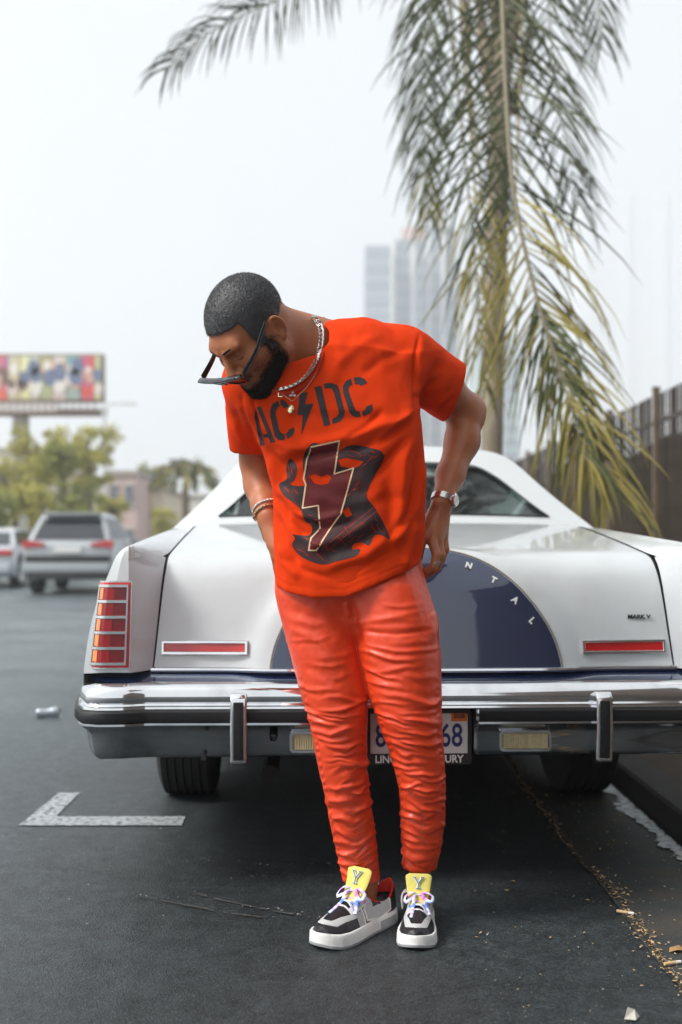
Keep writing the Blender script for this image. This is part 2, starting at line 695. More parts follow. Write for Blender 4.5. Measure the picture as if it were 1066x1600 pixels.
# the open seam between road and gutter, filled with dry leaf crumbs
M_crumb = mat('dry_crumbs', (.42, .30, .16), rough=.9, var=.6, scale=90)
M_chip = mat('pale_chips', (.42, .41, .38), rough=.9, var=.5, scale=30)
M_seam = mat('seam_soil', (.020, .016, .012), rough=1, var=.4, scale=40)
r = random.Random(11)
seam = []
for y in np.linspace(-1, 12, 330):
    seam.append((.792 + .016 * math.sin(y * 2.3 + 1) + .010 * math.sin(y * 6.1) + r.uniform(-.004, .004), y))
mb = MB()
n_ = len(seam)
V = [(x - .005 - .004 * r.random(), y, .0045) for x, y in seam] + [(x + .005 + .005 * r.random(), y, .0045) for x, y in seam]
mb.add(V, [(i, i + 1, n_ + i + 1, n_ + i) for i in range(n_ - 1)])
struct(mb.build('road_seam', M_seam, smooth=False))


def flakes(name, pts, m, smin, smax, seed, z0=.005):
    r = random.Random(seed)
    mb = MB()
    for x, y in pts:
        s = smin + (smax - smin) * r.random() ** 3
        a = r.uniform(0, 6.28)
        h = s * r.uniform(.15, .5)
        q = []
        for k in range(4):
            t = a + k * 1.57 + r.uniform(-.4, .4)
            rr = s * r.uniform(.5, 1) * (1.0 if k % 2 else .55)
            q.append((x + rr * math.cos(t), y + rr * math.sin(t), z0 + h * r.random()))
        mb.add(q + [(x, y, z0 + h)], [(0, 1, 4), (1, 2, 4), (2, 3, 4), (3, 0, 4), (3, 2, 1, 0)])
    o = mb.build(name, m, smooth=False)
    o['kind'] = 'stuff'
    return o


pts = []
for i in range(2600):
    x, y = seam[r.randrange(60, 215)]
    k = 1.0 if r.random() < .8 else 2.2
    dense = .35 + .65 * abs(math.sin(y * 1.7))
    if r.random() < dense:
        pts.append((x + r.gauss(.006, .012 * k), y + r.uniform(-.025, .025)))
for i in range(700):
    y = 2.2 + 3.0 * r.random() ** 1.2
    pts.append((r.uniform(.80, KX - .02) if r.random() < .75 else r.uniform(.35, .8), y))
flakes('leaf_crumbs', pts, M_crumb, .003, .011, 3)
pts = [(r.uniform(-1.6, 1.1), 2.1 + 4.2 * r.random() ** 1.3) for _ in range(240)]
for ln in ([(130, 1358), (330, 1345), (530, 1362)], [(250, 1345), (530, 1352)], [(210, 1400), (400, 1420), (520, 1436)], [(300, 1378), (420, 1372)]):
    for _ in range(16):
        t = r.random() * (len(ln) - 1.001)
        i = int(t)
        p = np.array(ln[i]) + (np.array(ln[i + 1]) - ln[i]) * (t - i)
        g = G(p[0], p[1])
        pts.append((g[0], g[1] + r.gauss(0, .012)))
flakes('road_grit', pts, M_chip, .0022, .009, 4)
# scrape lines across the road
M_scr = mat('scraped_asphalt', (.062, .062, .060), rough=.9, var=.5, scale=70)
polys = []
for ln, w in (([(265, 1338), (390, 1346), (530, 1352)], .005), ([(340, 1362), (530, 1372)], .004), ([(215, 1402), (330, 1424), (410, 1436)], .006), ([(300, 1398), (440, 1428), (510, 1438)], .007), ([(70, 1358), (190, 1366)], .005)):
    c = [np.array(g2(*p)) for p in catmull(ln, 26)]
    for i in range(len(c) - 1):
        if r.random() < .25: continue
        a, b = c[i], c[i + 1]
        wl_ = w * r.uniform(.3, 1)
        polys.append([(a[0], a[1] - wl_), (b[0], b[1] - wl_), (b[0], b[1] + wl_), (a[0], a[1] + wl_)])
struct(flat('road_scrapes', polys, M_scr, .0035, .0015, .05, 6))

# litter that can be picked up
def put_butt(px, py, ang, label):
    c = G(px, py)
    mb = MB().tube([c + [-.022 * math.cos(ang), -.022 * math.sin(ang), .009], c + [.010 * math.cos(ang), .010 * math.sin(ang), .009]], .0042, 8)
    root = mb.build('cigarette_butt', mat('butt_filter', (.62, .42, .22), rough=.8, var=.2, scale=200))
    tag(root, label, 'cigarette butt', 'cigarette butts in the gutter')
    MB().tube([c + [.011 * math.cos(ang), .011 * math.sin(ang), .009], c + [.026 * math.cos(ang), .026 * math.sin(ang), .0085]], .0041, 8).build('paper', mat('butt_paper', (.72, .70, .66), rough=.8, var=.1, scale=200), root)
put_butt(976, 1430, -.5, 'tan cigarette butt lying in the crumb filled seam of the gutter')
put_butt(1050, 1510, .35, 'cigarette butt with white paper end at the right edge of the road')
c = G(75, 1121)
M_can = mat('crushed_can', (.34, .38, .42), rough=.35, metal=.6, var=.5, scale=22, bump=.5, bscale=60)
mb = MB()
prof = [(.0, -.068), (.025, -.068), (.031, -.060), (.030, -.03), (.024, .0), (.029, .03), (.032, .055), (.026, .068), (0, .068)]
mb.lathe(prof, 16, Matrix.Translation(Vector(c) + Vector((0, 0, .030))) @ Matrix.Rotation(math.radians(84), 4, 'Y') @ Matrix.Rotation(.2, 4, 'Z') @ Matrix.Diagonal((1, .8, 1, 1)))
cano = tag(mb.build('drink_can', M_can, autosmooth=50), 'crushed blue grey drink can lying on the road left of the bumper', 'can')
MB().lathe([(0, .0), (.024, .0), (.027, .004)], 14, Matrix.Translation(Vector(c) + Vector((.070, 0, .024))) @ Matrix.Rotation(math.radians(84), 4, 'Y')).build('can_lid', mat('can_lid', (.7, .7, .7), rough=.3, metal=1, var=.1), cano)
c = G(1056, 1488)
mb = MB().add([c + [-.02, -.01, .004], c + [0, -.016, .012], c + [.024, -.002, .006], c + [.012, .014, .014], c + [-.012, .012, .008], c + [0, 0, .014]], [(0, 1, 5), (1, 2, 5), (2, 3, 5), (3, 4, 5), (4, 0, 5)])
tag(mb.build('dry_leaf', mat('brown_leaf', (.34, .20, .08), rough=.8, var=.4, scale=80), smooth=False), 'curled brown dry leaf on the gutter at the right edge', 'leaf')
c = G(985, 1592)
mb = MB().add([c + [-.016, -.012, .0045], c + [.008, -.018, .0045], c + [.022, .004, .0045], c + [0, .016, .0045], c + [-.006, 0, .026], c + [.010, .002, .020]], [(0, 1, 5, 4), (1, 2, 5), (2, 3, 5), (3, 4, 5), (3, 0, 4)])
tag(mb.build('stone', mat('pale_stone', (.48, .46, .42), rough=.9, var=.3, scale=60), smooth=False), 'small pale stone chip at the bottom edge near the seam', 'stone')

# ================================================================ fence along the pavement
FX = 3.2
M_iron = mat('brown_iron', (.060, .045, .034), rough=.55, var=.3, scale=20, dirt=(.10, .085, .07), dscale=6, damt=.5)
M_post = mat('post_paint', (.16, .115, .080), rough=.6, var=.25, scale=8, dirt=(.07, .06, .05), dscale=5, damt=.6)
M_screen = mat('brown_screen', (.060, .034, .018), rough=.8, var=.35, scale=5, bump=.2, bscale=60, dirt=(.012, .018, .012), dscale=1.6, damt=.8)
fence = empty('picket_fence', (FX, 9.5, .098), 'tall brown metal picket fence with dark screen behind it along the pavement', 'fence')
FY0, FY1 = 5.55, 25.4
me_p = None
y = FY0 + .05
first = None
k = 0
while y < FY1 and k < 295:
    if first is None:
        first = MB().box((0, 0, 1.22), (.019, .019, 2.44)).box((0, 0, 2.45), (.026, .026, .02), taper=.3).build('picket', M_iron, fence, smooth=False)
        o = first
    else:
        o = bpy.data.objects.new('picket', first.data)
        COL.objects.link(o)
        o.parent = fence
    o.location = (0, y - 9.5, 0)
    o.rotation_euler = (rng.uniform(-.004, .004), rng.uniform(-.004, .004), 0)
    y += .099
    k += 1
firstp = None
for i, y in enumerate(np.arange(5.57, 25.5, 1.98)):
    if firstp is None:
        firstp = MB().box((0, 0, 1.255), (.066, .066, 2.51)).box((0, 0, 2.52), (.078, .078, .02)).build('post', M_post, fence, bevel=.006, seg=2)
        o = firstp
    else:
        o = bpy.data.objects.new('post', firstp.data)
        COL.objects.link(o)
        o.parent = fence
    o.location = (-.012, y - 9.5, 0)
for z in (.15, 2.18):
    MB().box((.004, 6.0, z), (.028, FY1 - FY0, .042)).build('rail', M_iron, fence, smooth=False)
mb = MB()
def scr(y, z): return (.10 + .012 * math.sin(y * 40) + .01 * math.sin(y * 3), y - 9.5, z * (2.02 + .06 * math.sin(y * .9) + .05 * math.sin(y * 2.3)) + .02)
mb.grid(scr, np.linspace(FY0, FY1, 400), [0, .3, .6, 1])
mb.build('screen', M_screen, fence)

# ================================================================ towers and street far behind
M_tgrey = mat('blue_grey_cladding', (.33, .37, .41), rough=.5, var=.06, scale=.05)
M_twin = mat('tower_glazing', (.26, .31, .36), rough=.2, var=.15, scale=.1)
M_twhite = mat('white_concrete', (.70, .71, .72), rough=.8, var=.05, scale=.1)
M_tpink = mat('faded_red_sign', (.62, .42, .40), rough=.7, var=.1, scale=.5)


def tower(name, px0, px1, pytop, Y, depth, label, fins, sign=False, dark=M_tgrey):
    a, b = P(px0, pytop, Y), P(px1, pytop, Y)
    w, h = b[0] - a[0], a[2]
    t = empty(name, ((a[0] + b[0]) / 2, Y, 0), label, 'building')
    MB().box((0, depth / 2, h / 2), (w, depth, h)).build('wall', dark, t, smooth=False)
    MB().box((0, depth / 2, h + .6), (w * .7, depth * .6, 1.2)).build('roof', M_twhite, t, smooth=False)
    if name == 'office_block' and dark is M_twhite: M_tb = M_twhite  # far tower: bands take the wall's white, haze fading put into the colour
    else: M_tb = M_twin
    for fx, fw in fins:
        MB().box(((fx - .5) * w, -.5, h / 2), (fw * w, 1.2, h + .5)).build('fin', M_twhite, t, smooth=False)
    nf = int(h / 3.6)
    f0 = None
    for i in range(nf):
        if f0 is None:
            f0 = MB().box((0, -.06, 0), (w * .98, .2, 1.7)).build('window_band', M_tb, t, smooth=False)
            o = f0
        else:
            o = bpy.data.objects.new('window_band', f0.data)
            COL.objects.link(o)
            o.parent = t
        o.location = (0, 0, 2.6 + i * 3.6)
    if sign:
        MB().box((.12 * w, -.9, h + 1.2), (w * .72, .5, 2.6)).build('rooftop_sign', M_tpink, t, smooth=False)
    return t


tower('tower_block', 571, 613, 383, 260, 22, 'blue grey tower with white edge left of the hanging palm frond', [(.97, .07)])
tower('tower_block', 614, 664, 374, 268, 24, 'taller grey tower with white fins and reddish rooftop sign behind the shoulder', [(.03, .12), (.62, .14)], True)
tower('tower_block', 665, 718, 352, 282, 22, 'grey tower with white ribs rising behind the palm frond', [(.08, .10), (.5, .12), (.95, .12)])
tower('office_block', 905, 1050, 300, 640, 60, 'faint pale office tower far off above the fence at right', [(.1, .1), (.5, .1), (.9, .1)], False, M_twhite)
# teal glazed slab seen through the frond
tower('office_block', 752, 812, 520, 300, 20, 'pale teal office slab seen low through the palm frond', [(.5, .2)], False, mat('teal_glass', (.36, .52, .52), rough=.3, var=.08, scale=.1))

# billboard
bY = 56.0
bl, br = P(-120, 552, bY), P(161, 552, bY)
bz0 = P(0, 628, bY)[2]
bb = empty('billboard', ((bl[0] + br[0]) / 2, bY, 0), 'wide billboard with a row of coloured posters on a steel pole', 'billboard')
bw, bzt = br[0] - bl[0], bl[2]
MB().box((0, .35, (bz0 + bzt) / 2), (bw, .5, bzt - bz0)).build('board', mat('board_frame', (.30, .27, .20), rough=.8, var=.1), bb, smooth=False)
cols = [(-120, -60, (.50, .40, .22)), (-60, -20, (.20, .42, .44)), (-20, 12, (.85, .14, .05)), (12, 31, (.66, .56, .36)), (31, 48, (.80, .72, .38)), (48, 61, (.62, .60, .50)), (61, 82, (.44, .46, .22)),
        (82, 104, (.72, .56, .48)), (104, 126, (.22, .42, .44)), (126, 147, (.74, .10, .07)), (147, 158, (.62, .56, .30))]
for a, b, c in cols:
    xa, xb = P(a, 0, bY)[0] - bb.location.x, P(b, 0, bY)[0] - bb.location.x
    m = mat('poster_print', c, rough=.7, var=.35, scale=.9, detail=2, dirt=tuple(np.clip(np.array(c)[::-1] * .8 + .15, 0, 1)), dscale=.8, damt=.7)
    MB().box(((xa + xb) / 2, .06, (bz0 + bzt) / 2), (xb - xa - .06, .06, bzt - bz0 - .25)).build('poster_panel', m, bb, smooth=False)
rb_ = random.Random(9)
for k_, colr in enumerate(((.78, .70, .62), (.20, .12, .10), (.66, .42, .30), (.80, .78, .72), (.16, .20, .32))):
    mb = MB()
    for _ in range(8):
        a, b, c = cols[rb_.randrange(1, len(cols))]
        cx_ = P(rb_.uniform(a + 4, b - 4), 0, bY)[0] - bb.location.x
        cz_ = rb_.uniform(bz0 + .6, bzt - .6)
        rr2 = rb_.uniform(.16, .34)
        mb.prism([(cx_ + rr2 * math.cos(t) * rb_.uniform(.8, 1.2), cz_ + 1.35 * rr2 * math.sin(t)) for t in np.linspace(0, 2 * math.pi, 13)[:-1]], .008 * (k_ + 1), lambda x, z, t: (x, .028 - t, z))
    o = mb.build('poster_print', mat('poster_ink', colr, rough=.7, var=.2, scale=2), bb, smooth=False)
    o['kind'] = 'stuff'
MB().box((-1.2, -.02, bz0 - .28), (bw * .76, .16, .42)).build('apron', mat('white_apron', (.72, .72, .72), rough=.7), bb, smooth=False)
mb = MB().box((0, -.5, bz0 - .66), (bw, 1.3, .10))
for i in range(26):
    x = -bw / 2 + .2 + i * (bw - .4) / 25
    mb.box((x, -1.05, bz0 - .35), (.06, .06, .6))
mb.box((0, -1.05, bz0 - .05), (bw, .06, .06))
mb.build('catwalk', mat('brown_steel', (.16, .085, .05), rough=.7, var=.3, scale=2), bb, smooth=False)
px_ = P(25, 0, bY)[0] - bb.location.x
MB().tube([(px_, .9, 0), (px_, .9, bz0)], .42, 16).tube([(-bw / 2, .9, bz0 - .4), (bw / 2, .9, bz0 - .4)], .2, 8).build('pole', mat('pole_steel', (.45, .43, .38), rough=.6, var=.1), bb)


def house(name, px0, px1, pytop, Y, depth, m, label, nx, nz, wc=(.16, .18, .2)):
    a, b = P(px0, pytop, Y), P(px1, pytop, Y)
    w, h = b[0] - a[0], a[2]
    t = empty(name, ((a[0] + b[0]) / 2, Y, 0), label, 'building')
    MB().box((0, depth / 2, h / 2), (w, depth, h)).build('wall', m, t, smooth=False)
    MB().box((0, depth / 2, h + .12), (w + .3, depth + .3, .24)).build('roof', mat('roof_edge', (.42, .38, .33), rough=.9), t, smooth=False)
    wm = mat('window_glass', wc, rough=.15, var=.2, scale=1)
    wf = mat('window_frame', (.6, .58, .54), rough=.7)
    for j in range(nz):
        for i in range(nx):
            x, z = -w / 2 + w * (i + .5) / nx, h * (j + .55) / nz
            f = MB().box((x, -.03, z), (w / nx * .62, .14, h / nz * .52)).build('window', wf, t, smooth=False)
            MB().box((x, -.09, z), (w / nx * .52, .06, h / nz * .43)).build('pane', wm, f, smooth=False)
    return t


house('shop_building', 166, 214, 742, 62, 12, mat('pink_render', (.62, .46, .42), rough=.9, var=.06, scale=.6), 'pale pink plastered building behind the silver car', 2, 2)
house('shop_building', 214, 256, 768, 66, 12, mat('cream_render', (.70, .60, .44), rough=.9, var=.06, scale=.6), 'cream building to the right of the pink one', 2, 1)
house('shop_building', 256, 345, 778, 82, 12, mat('white_render', (.74, .72, .67), rough=.9, var=.05, scale=.6), 'low white building behind the small palm', 4, 1)
house('shop_building', -110, 22, 706, 64, 14, mat('ivory_render', (.74, .70, .60), rough=.9, var=.05, scale=.6), 'ivory building under the billboard at the left edge', 3, 2)
house('shop_building', 24, 120, 742, 74, 12, mat('sand_render', (.66, .58, .45), rough=.9, var=.05, scale=.6), 'sand coloured building behind the leafy trees', 3, 1)


# ---------------------------------------------------------------- trees
def leaf_mat(name, c, var=.45):
    m = mat(name, c, rough=.6, var=var, scale=1.3, detail=3)
    m.node_tree.nodes['Principled BSDF'].inputs['Subsurface Weight'].default_value = 0
    return m


M_bark = mat('bark', (.17, .13, .09), rough=.95, var=.35, scale=8, bump=.5, bscale=40)
M_leafA, M_leafB = leaf_mat('olive_leaf', (.42, .39, .085)), leaf_mat('dark_leaf', (.26, .28, .07))


def tree(px, pybase, pytop, Y, rw, label, m, seed, name='street_tree'):
    r = random.Random(seed)
    base = P(px, HORIZ, Y)
    base[2] = 0
    top = P(px, pytop, Y)[2]
    t = empty(name, base, label, 'tree' if name != 'shrub' else 'shrub', 'trees along the street behind' if name != 'shrub' else 'shrubs along the street behind')
    R = rw / F * Y
    hc_ = max(top - R * 1.0, R * .9)
    mb = MB().tube(catmull([(0, 0, 0), (.1 * R, 0, hc_ * .5), (0, .05, hc_)], 8), list(np.linspace(.16, .09, 8)), 8)
    for k in range(6):
        a = k * 1.05 + r.random()
        mb.tube([(0, 0, hc_ * .8), (R * .35 * math.cos(a), R * .35 * math.sin(a), hc_ + R * .1), (R * .7 * math.cos(a), R * .7 * math.sin(a), hc_ + R * .5)], [.07, .05, .02], 6)
    mb.build('trunk', M_bark, t)
    mb = MB()
    clumps = []
    for _ in range(44):
        while True:
            p = Vector((r.uniform(-1, 1), r.uniform(-1, 1), r.uniform(-1.5, 1)))
            if .25 < Vector((p.x, p.y, p.z * .7)).length < 1: break
        clumps.append(Vector((p.x * R, p.y * R, hc_ + p.z * R * .85)))
    for c in clumps:
        rr = R * r.uniform(.18, .34)
        for _ in range(60):
            d = Vector((r.gauss(0, 1), r.gauss(0, 1), r.gauss(0, .8))).normalized() * rr * r.random() ** .4
            s = R * r.uniform(.035, .075)
            ax = Vector((r.gauss(0, 1), r.gauss(0, 1), r.gauss(0, 1))).normalized()
            b_ = ax.orthogonal().normalized() * s
            ax = ax * s * 1.5
            p = c + d
            mb.add([p - ax, p + b_ * .6, p + ax, p - b_ * .6], [(0, 1, 2, 3)])
    cr = mb.build('crown', m, t, smooth=False)
    return t


tree(62, 0, 668, 40, 46, 'leafy olive green tree under the billboard', M_leafA, 1)
tree(136, 0, 660, 44, 50, 'broad yellow green tree behind the silver sport utility car', M_leafA, 2)
tree(98, 0, 690, 36, 30, 'small dark green tree between two paler trees', M_leafB, 3)
tree(20, 0, 716, 36, 40, 'low yellowish tree at the left edge behind the sedan', M_leafA, 4)
tree(232, 0, 722, 72, 20, 'small tree between pink and cream buildings', M_leafB, 5)
for x_, top_, Y_, rw_, m_, sd, lab in ((50, 752, 34, 34, M_leafA, 11, 'bushy yellow green shrub left of the silver sport utility car'), (118, 748, 36, 40, M_leafB, 12, 'wide low shrub hidden partly by the silver sport utility car'),
                                       (176, 770, 38, 26, M_leafA, 13, 'round shrub right of the silver sport utility car'), (-10, 760, 33, 34, M_leafB, 14, 'shrub behind the sedan at the left edge'), (250, 792, 50, 24, M_leafA, 15, 'low shrub in front of the cream building')):
    tree(x_, 0, top_, Y_, rw_, lab, m_, sd, 'shrub')


def leaflet(mb, p, d, L, w, droop, side, nseg=5, fold=.3):
    """one narrow palm leaflet, drooping along its length"""
    d = Vector(d).normalized()
    p = Vector(p)
    pts = []
    for i in range(nseg + 1):
        t = i / nseg
        dd = (d * (1 - droop * t) + Vector((0, 0, -1)) * droop * t).normalized()
        pts.append(p.copy())
        p = p + dd * (L / nseg)
    base = len(mb.v)
    wid = [.5, 1, .95, .75, .45, .06]
    for i, q in enumerate(pts):
        t = (pts[min(i + 1, nseg)] - pts[max(i - 1, 0)]).normalized()
        s_ = t.cross(Vector(side)).normalized()
        up = s_.cross(t)
        ww = w * np.interp(i / nseg, np.linspace(0, 1, 6), wid)
        for k, off in ((-1, fold), (0, 0), (1, fold)):
            v_ = q + s_ * (k * ww) + up * (off * ww)
            mb.v.append((v_.x, v_.y, v_.z))
    for i in range(nseg):
        for k in range(2):
            a = base + i * 3 + k
            mb.f.append((a, a + 1, a + 4, a + 3))


M_palm = [leaf_mat('palm_leaf_dark', (.036, .046, .016)), leaf_mat('palm_leaf_green', (.062, .078, .022)), leaf_mat('palm_leaf_yellow', (.26, .22, .055))]
M_rachis = mat('palm_stalk', (.22, .20, .13), rough=.6, var=.2, scale=12)
M_ptrunk = mat('palm_trunk', (.30, .255, .19), rough=.9, var=.3, scale=7, bump=.6, bscale=30, dirt=(.14, .11, .08), dscale=3, damt=.7)


def frond(parent, path, n, Lmax, seed, w=.016, separate=False, a0=.10, droop=(.35, .75), tipyel=.8, ang=(38, 70), spread=.5, mats=(0, 1), r0=.022, Lp=None, sidew=(1, 1), name='frond'):
    r = random.Random(seed)
    path = catmull(path, 60)
    seg = np.linalg.norm(np.diff(path, axis=0), axis=1)
    cum = np.concatenate([[0], np.cumsum(seg)]) / seg.sum()
    mb = MB().tube(path, list(np.linspace(r0, r0 * .18, 60)), 7)
    ra = mb.build(name, M_rachis, parent, world_space=True)
    joined = {}
    for i in range(n):
        for sd in (-1, 1):
            s = a0 + (1 - a0) * (i + r.random() * .8) / n
            s = min(s, .995)
            p = np.array([np.interp(s, cum, path[:, k]) for k in range(3)])
            p2 = np.array([np.interp(min(1, s + .02), cum, path[:, k]) for k in range(3)])
            p1 = np.array([np.interp(max(0, s - .02), cum, path[:, k]) for k in range(3)])
            t = Vector(p2 - p1).normalized()
            view = Vector((0, 1, .1))
            side = t.cross(view).normalized()
            if side.length < .1: side = Vector((1, 0, 0))
            if side.x < 0: side = -side
            out = (side * sd + view * r.uniform(-spread, spread)).normalized()
            an = math.radians(r.uniform(*ang)) * (1 - .45 * max(0, s - .75) / .25)
            d = t * math.cos(an) + out * math.sin(an)
            prof = np.interp(s, [0, .15, .45, .8, 1], Lp or [.5, .85, 1, .85, .55])
            L = Lmax * prof * r.uniform(.75, 1.12) * sidew[0 if sd < 0 else 1]
            mi = mats[1] if r.random() < .3 + .4 * s else mats[0]
            if s > tipyel and r.random() < .75: mi = 2
            dr = r.uniform(*droop)
            if separate:
                m_ = MB()
                leaflet(m_, p, d, L, w * r.uniform(.7, 1.2), dr, out.cross(d) if False else view, 5)
                o = m_.build('leaflet', M_palm[mi], ra, world_space=True, fix=False, autosmooth=None)
            else:
                leaflet(joined.setdefault(mi, MB()), p, d, L, w * r.uniform(.7, 1.2), dr, view, 5)
    for mi, m_ in joined.items():
        o = m_.build('leaflets', M_palm[mi], ra, world_space=True, fix=False, autosmooth=None)
        o['kind'] = 'stuff'
    return ra


palm = empty('palm_tree', (1.45, 11.0, .098), 'tall slender palm with one long frond hanging down behind the car', 'palm tree')
pts = catmull([(1.45, 11.0, .098), (1.46, 11.0, 2.0), (1.52, 11.0, 4.5), (1.57, 11.0, 6.6)], 60)
rad = [(.105 + .05 * max(0, 1 - i / 8) + (.004 if i % 3 == 0 else 0)) for i in range(60)]
MB().tube(pts, rad, 18).build('trunk', M_ptrunk, palm, world_space=True)
mb = MB()
rr_ = random.Random(3)
for k in range(12):       # old leaf bases below the crown
    a = k * 2.4
    z = 5.2 + k * .12
    mb.tube([(1.55 + .10 * math.cos(a), 11 + .10 * math.sin(a), z), (1.55 + .19 * math.cos(a), 11 + .19 * math.sin(a), z + .35), (1.55 + .27 * math.cos(a), 11 + .27 * math.sin(a), z + .8)], [.055, .045, .03], 7)
mb.build('leaf_bases', M_ptrunk, palm, world_space=True)
CR = np.array([1.57, 11.0, 6.6])
frond(palm, [CR, P(792, -420, 9.2), P(783, -330, 7.8), P(781, -150, 7.15), P(785, 0, 6.9), P(791, 150, 6.75), P(803, 300, 6.6), P(835, 450, 6.5), P(872, 565, 6.45), P(910, 650, 6.4), P(938, 720, 6.38), P(955, 770, 6.36)],
      145, 1.0, 21, w=.0075, separate=True, a0=.34, droop=(.35, .95), tipyel=.80, ang=(34, 68), spread=.7, Lp=[.6, .8, .95, .9, .60], r0=.024)
frond(palm, [CR, P(735, -360, 9.6), P(708, -240, 8.4), P(702, -60, 7.9), P(712, 100, 7.8), P(728, 260, 7.75), P(742, 400, 7.7), P(750, 520, 7.7), P(760, 610, 7.7)],
      85, .80, 22, w=.008, a0=.30, droop=(.55, .98), tipyel=.82, ang=(25, 68), mats=(0, 1), r0=.016, sidew=(1.15, .8), spread=.8)
frond(palm, [CR, P(690, -420, 10), P(600, -190, 9.2), P(520, -70, 8.9), P(440, -5, 8.7), P(370, 28, 8.6), P(305, 66, 8.6), P(255, 112, 8.6)],
      150, .62, 23, w=.0065, a0=.30, droop=(.55, .98), tipyel=2, ang=(35, 78), mats=(0, 0), r0=.012, spread=.8)
frond(palm, [CR, P(850, -340, 10), P(890, -220, 9), P(915, -120, 8.5), P(932, -20, 8.3), P(942, 60, 8.2)],
      90, .72, 24, w=.007, a0=.30, droop=(.5, .95), tipyel=2, ang=(30, 65), mats=(0, 0), r0=.013, spread=.8)
frond(palm, [CR, P(745, -260, 10.4), P(690, -120, 10.1), P(664, 60, 10), P(662, 230, 10), P(672, 340, 10)],
      80, .72, 25, w=.010, a0=.30, droop=(.6, .98), tipyel=.9, ang=(25, 60), mats=(0, 1), r0=.014, spread=.8)
frond(palm, [CR, P(800, -240, 10.2), P(805, -60, 9.8), P(790, 120, 9.7), P(776, 290, 9.7), P(770, 430, 9.7), P(766, 560, 9.7)],
      55, .62, 26, w=.010, a0=.30, droop=(.7, 1.0), tipyel=.85, ang=(20, 55), mats=(0, 1), r0=.014, spread=.9)
frond(palm, [CR, P(840, -260, 9.8), P(850, -100, 9.2), P(862, 60, 9.0), P(880, 200, 8.9), P(905, 320, 8.9)],
      60, .80, 27, w=.0085, a0=.30, droop=(.4, .9), tipyel=2, ang=(28, 62), mats=(0, 0), r0=.013, spread=.8)
frond(palm, [P(835, 450, 6.52), P(860, 540, 6.47), P(884, 610, 6.42), P(905, 680, 6.38), P(922, 740, 6.35)],
      46, .55, 28, w=.0085, a0=.05, droop=(.8, 1.0), tipyel=.45, ang=(18, 48), mats=(1, 1), r0=.008, spread=.9, Lp=[.9, 1, 1, .9, .6])
# hanging dry flower stalks
mb = MB()
for x0, x1, yb in ((716, 757, 470), (722, 766, 420), (728, 748, 380), (812, 806, 300)):
    mb.tube(catmull([P(x0, -160, 8.2), P(x0 + 4, 20, 8.0), P((x0 + x1) / 2, 220, 7.95), P(x1, yb, 7.9)], 20), list(np.linspace(.014, .006, 20)), 6)
mb.build('dry_stalks', mat('dry_stalk', (.38, .33, .20), rough=.8, var=.25, scale=10), palm, world_space=True)

# small palm down the street
t = empty('palm_tree', tuple(P(290, HORIZ, 46)[:2]) + (0,), 'small young palm left of the car roof far down the street', 'palm tree')
bp = np.array(t.location)
hz = P(290, 752, 46)[2]
MB().tube([bp, bp + [0, 0, hz]], .14, 8).build('trunk', M_bark, t, world_space=True)
r = random.Random(4)
for k in range(9):
    a = k * .7
    c = bp + [0, 0, hz]
    mb_path = [c, c + [.5 * math.cos(a), .5 * math.sin(a), .5 + .3 * r.random()], c + [1.0 * math.cos(a), 1.0 * math.sin(a), .35], c + [1.4 * math.cos(a), 1.4 * math.sin(a), -.3]]
    frond(t, mb_path, 14, .45, 60 + k, w=.05, droop=(.4, .8), tipyel=2, ang=(30, 60), mats=(1, 2), r0=.03)

# lamp post
lp = empty('lamp_post', tuple(P(163, HORIZ, 52)[:2]) + (0,), 'slim pale street lamp post beside the pink building', 'lamp post')
h = P(163, 640, 52)[2]
MB().tube([(0, 0, 0), (0, 0, h)], [.13, .08], 10).build('post', mat('pale_post', (.62, .62, .60), rough=.6), lp)
MB().tube(catmull([(0, 0, h), (.2, 0, h + .25), (.9, 0, h + .3)], 8), .05, 8).build('arm', mat('pale_post_arm', (.62, .62, .60), rough=.6), lp)
MB().box((1.1, 0, h + .28), (.7, .25, .12)).build('lamp_head', mat('lamp_head', (.7, .7, .7), rough=.5), lp, bevel=.04)

# ================================================================ cars down the street
M_silverp = mat('silver_paint', (.40, .43, .45), rough=.35, var=.05, scale=2, coat=.8, metal=.25)
M_greyp = mat('pale_grey_paint', (.50, .53, .57), rough=.35, var=.05, scale=2, coat=.8)
M_win = mat('dark_car_glass', (.020, .026, .034), rough=.06, var=.1, spec=.8)
M_blackp = mat('black_plastic', (.030, .032, .034), rough=.6, var=.2)


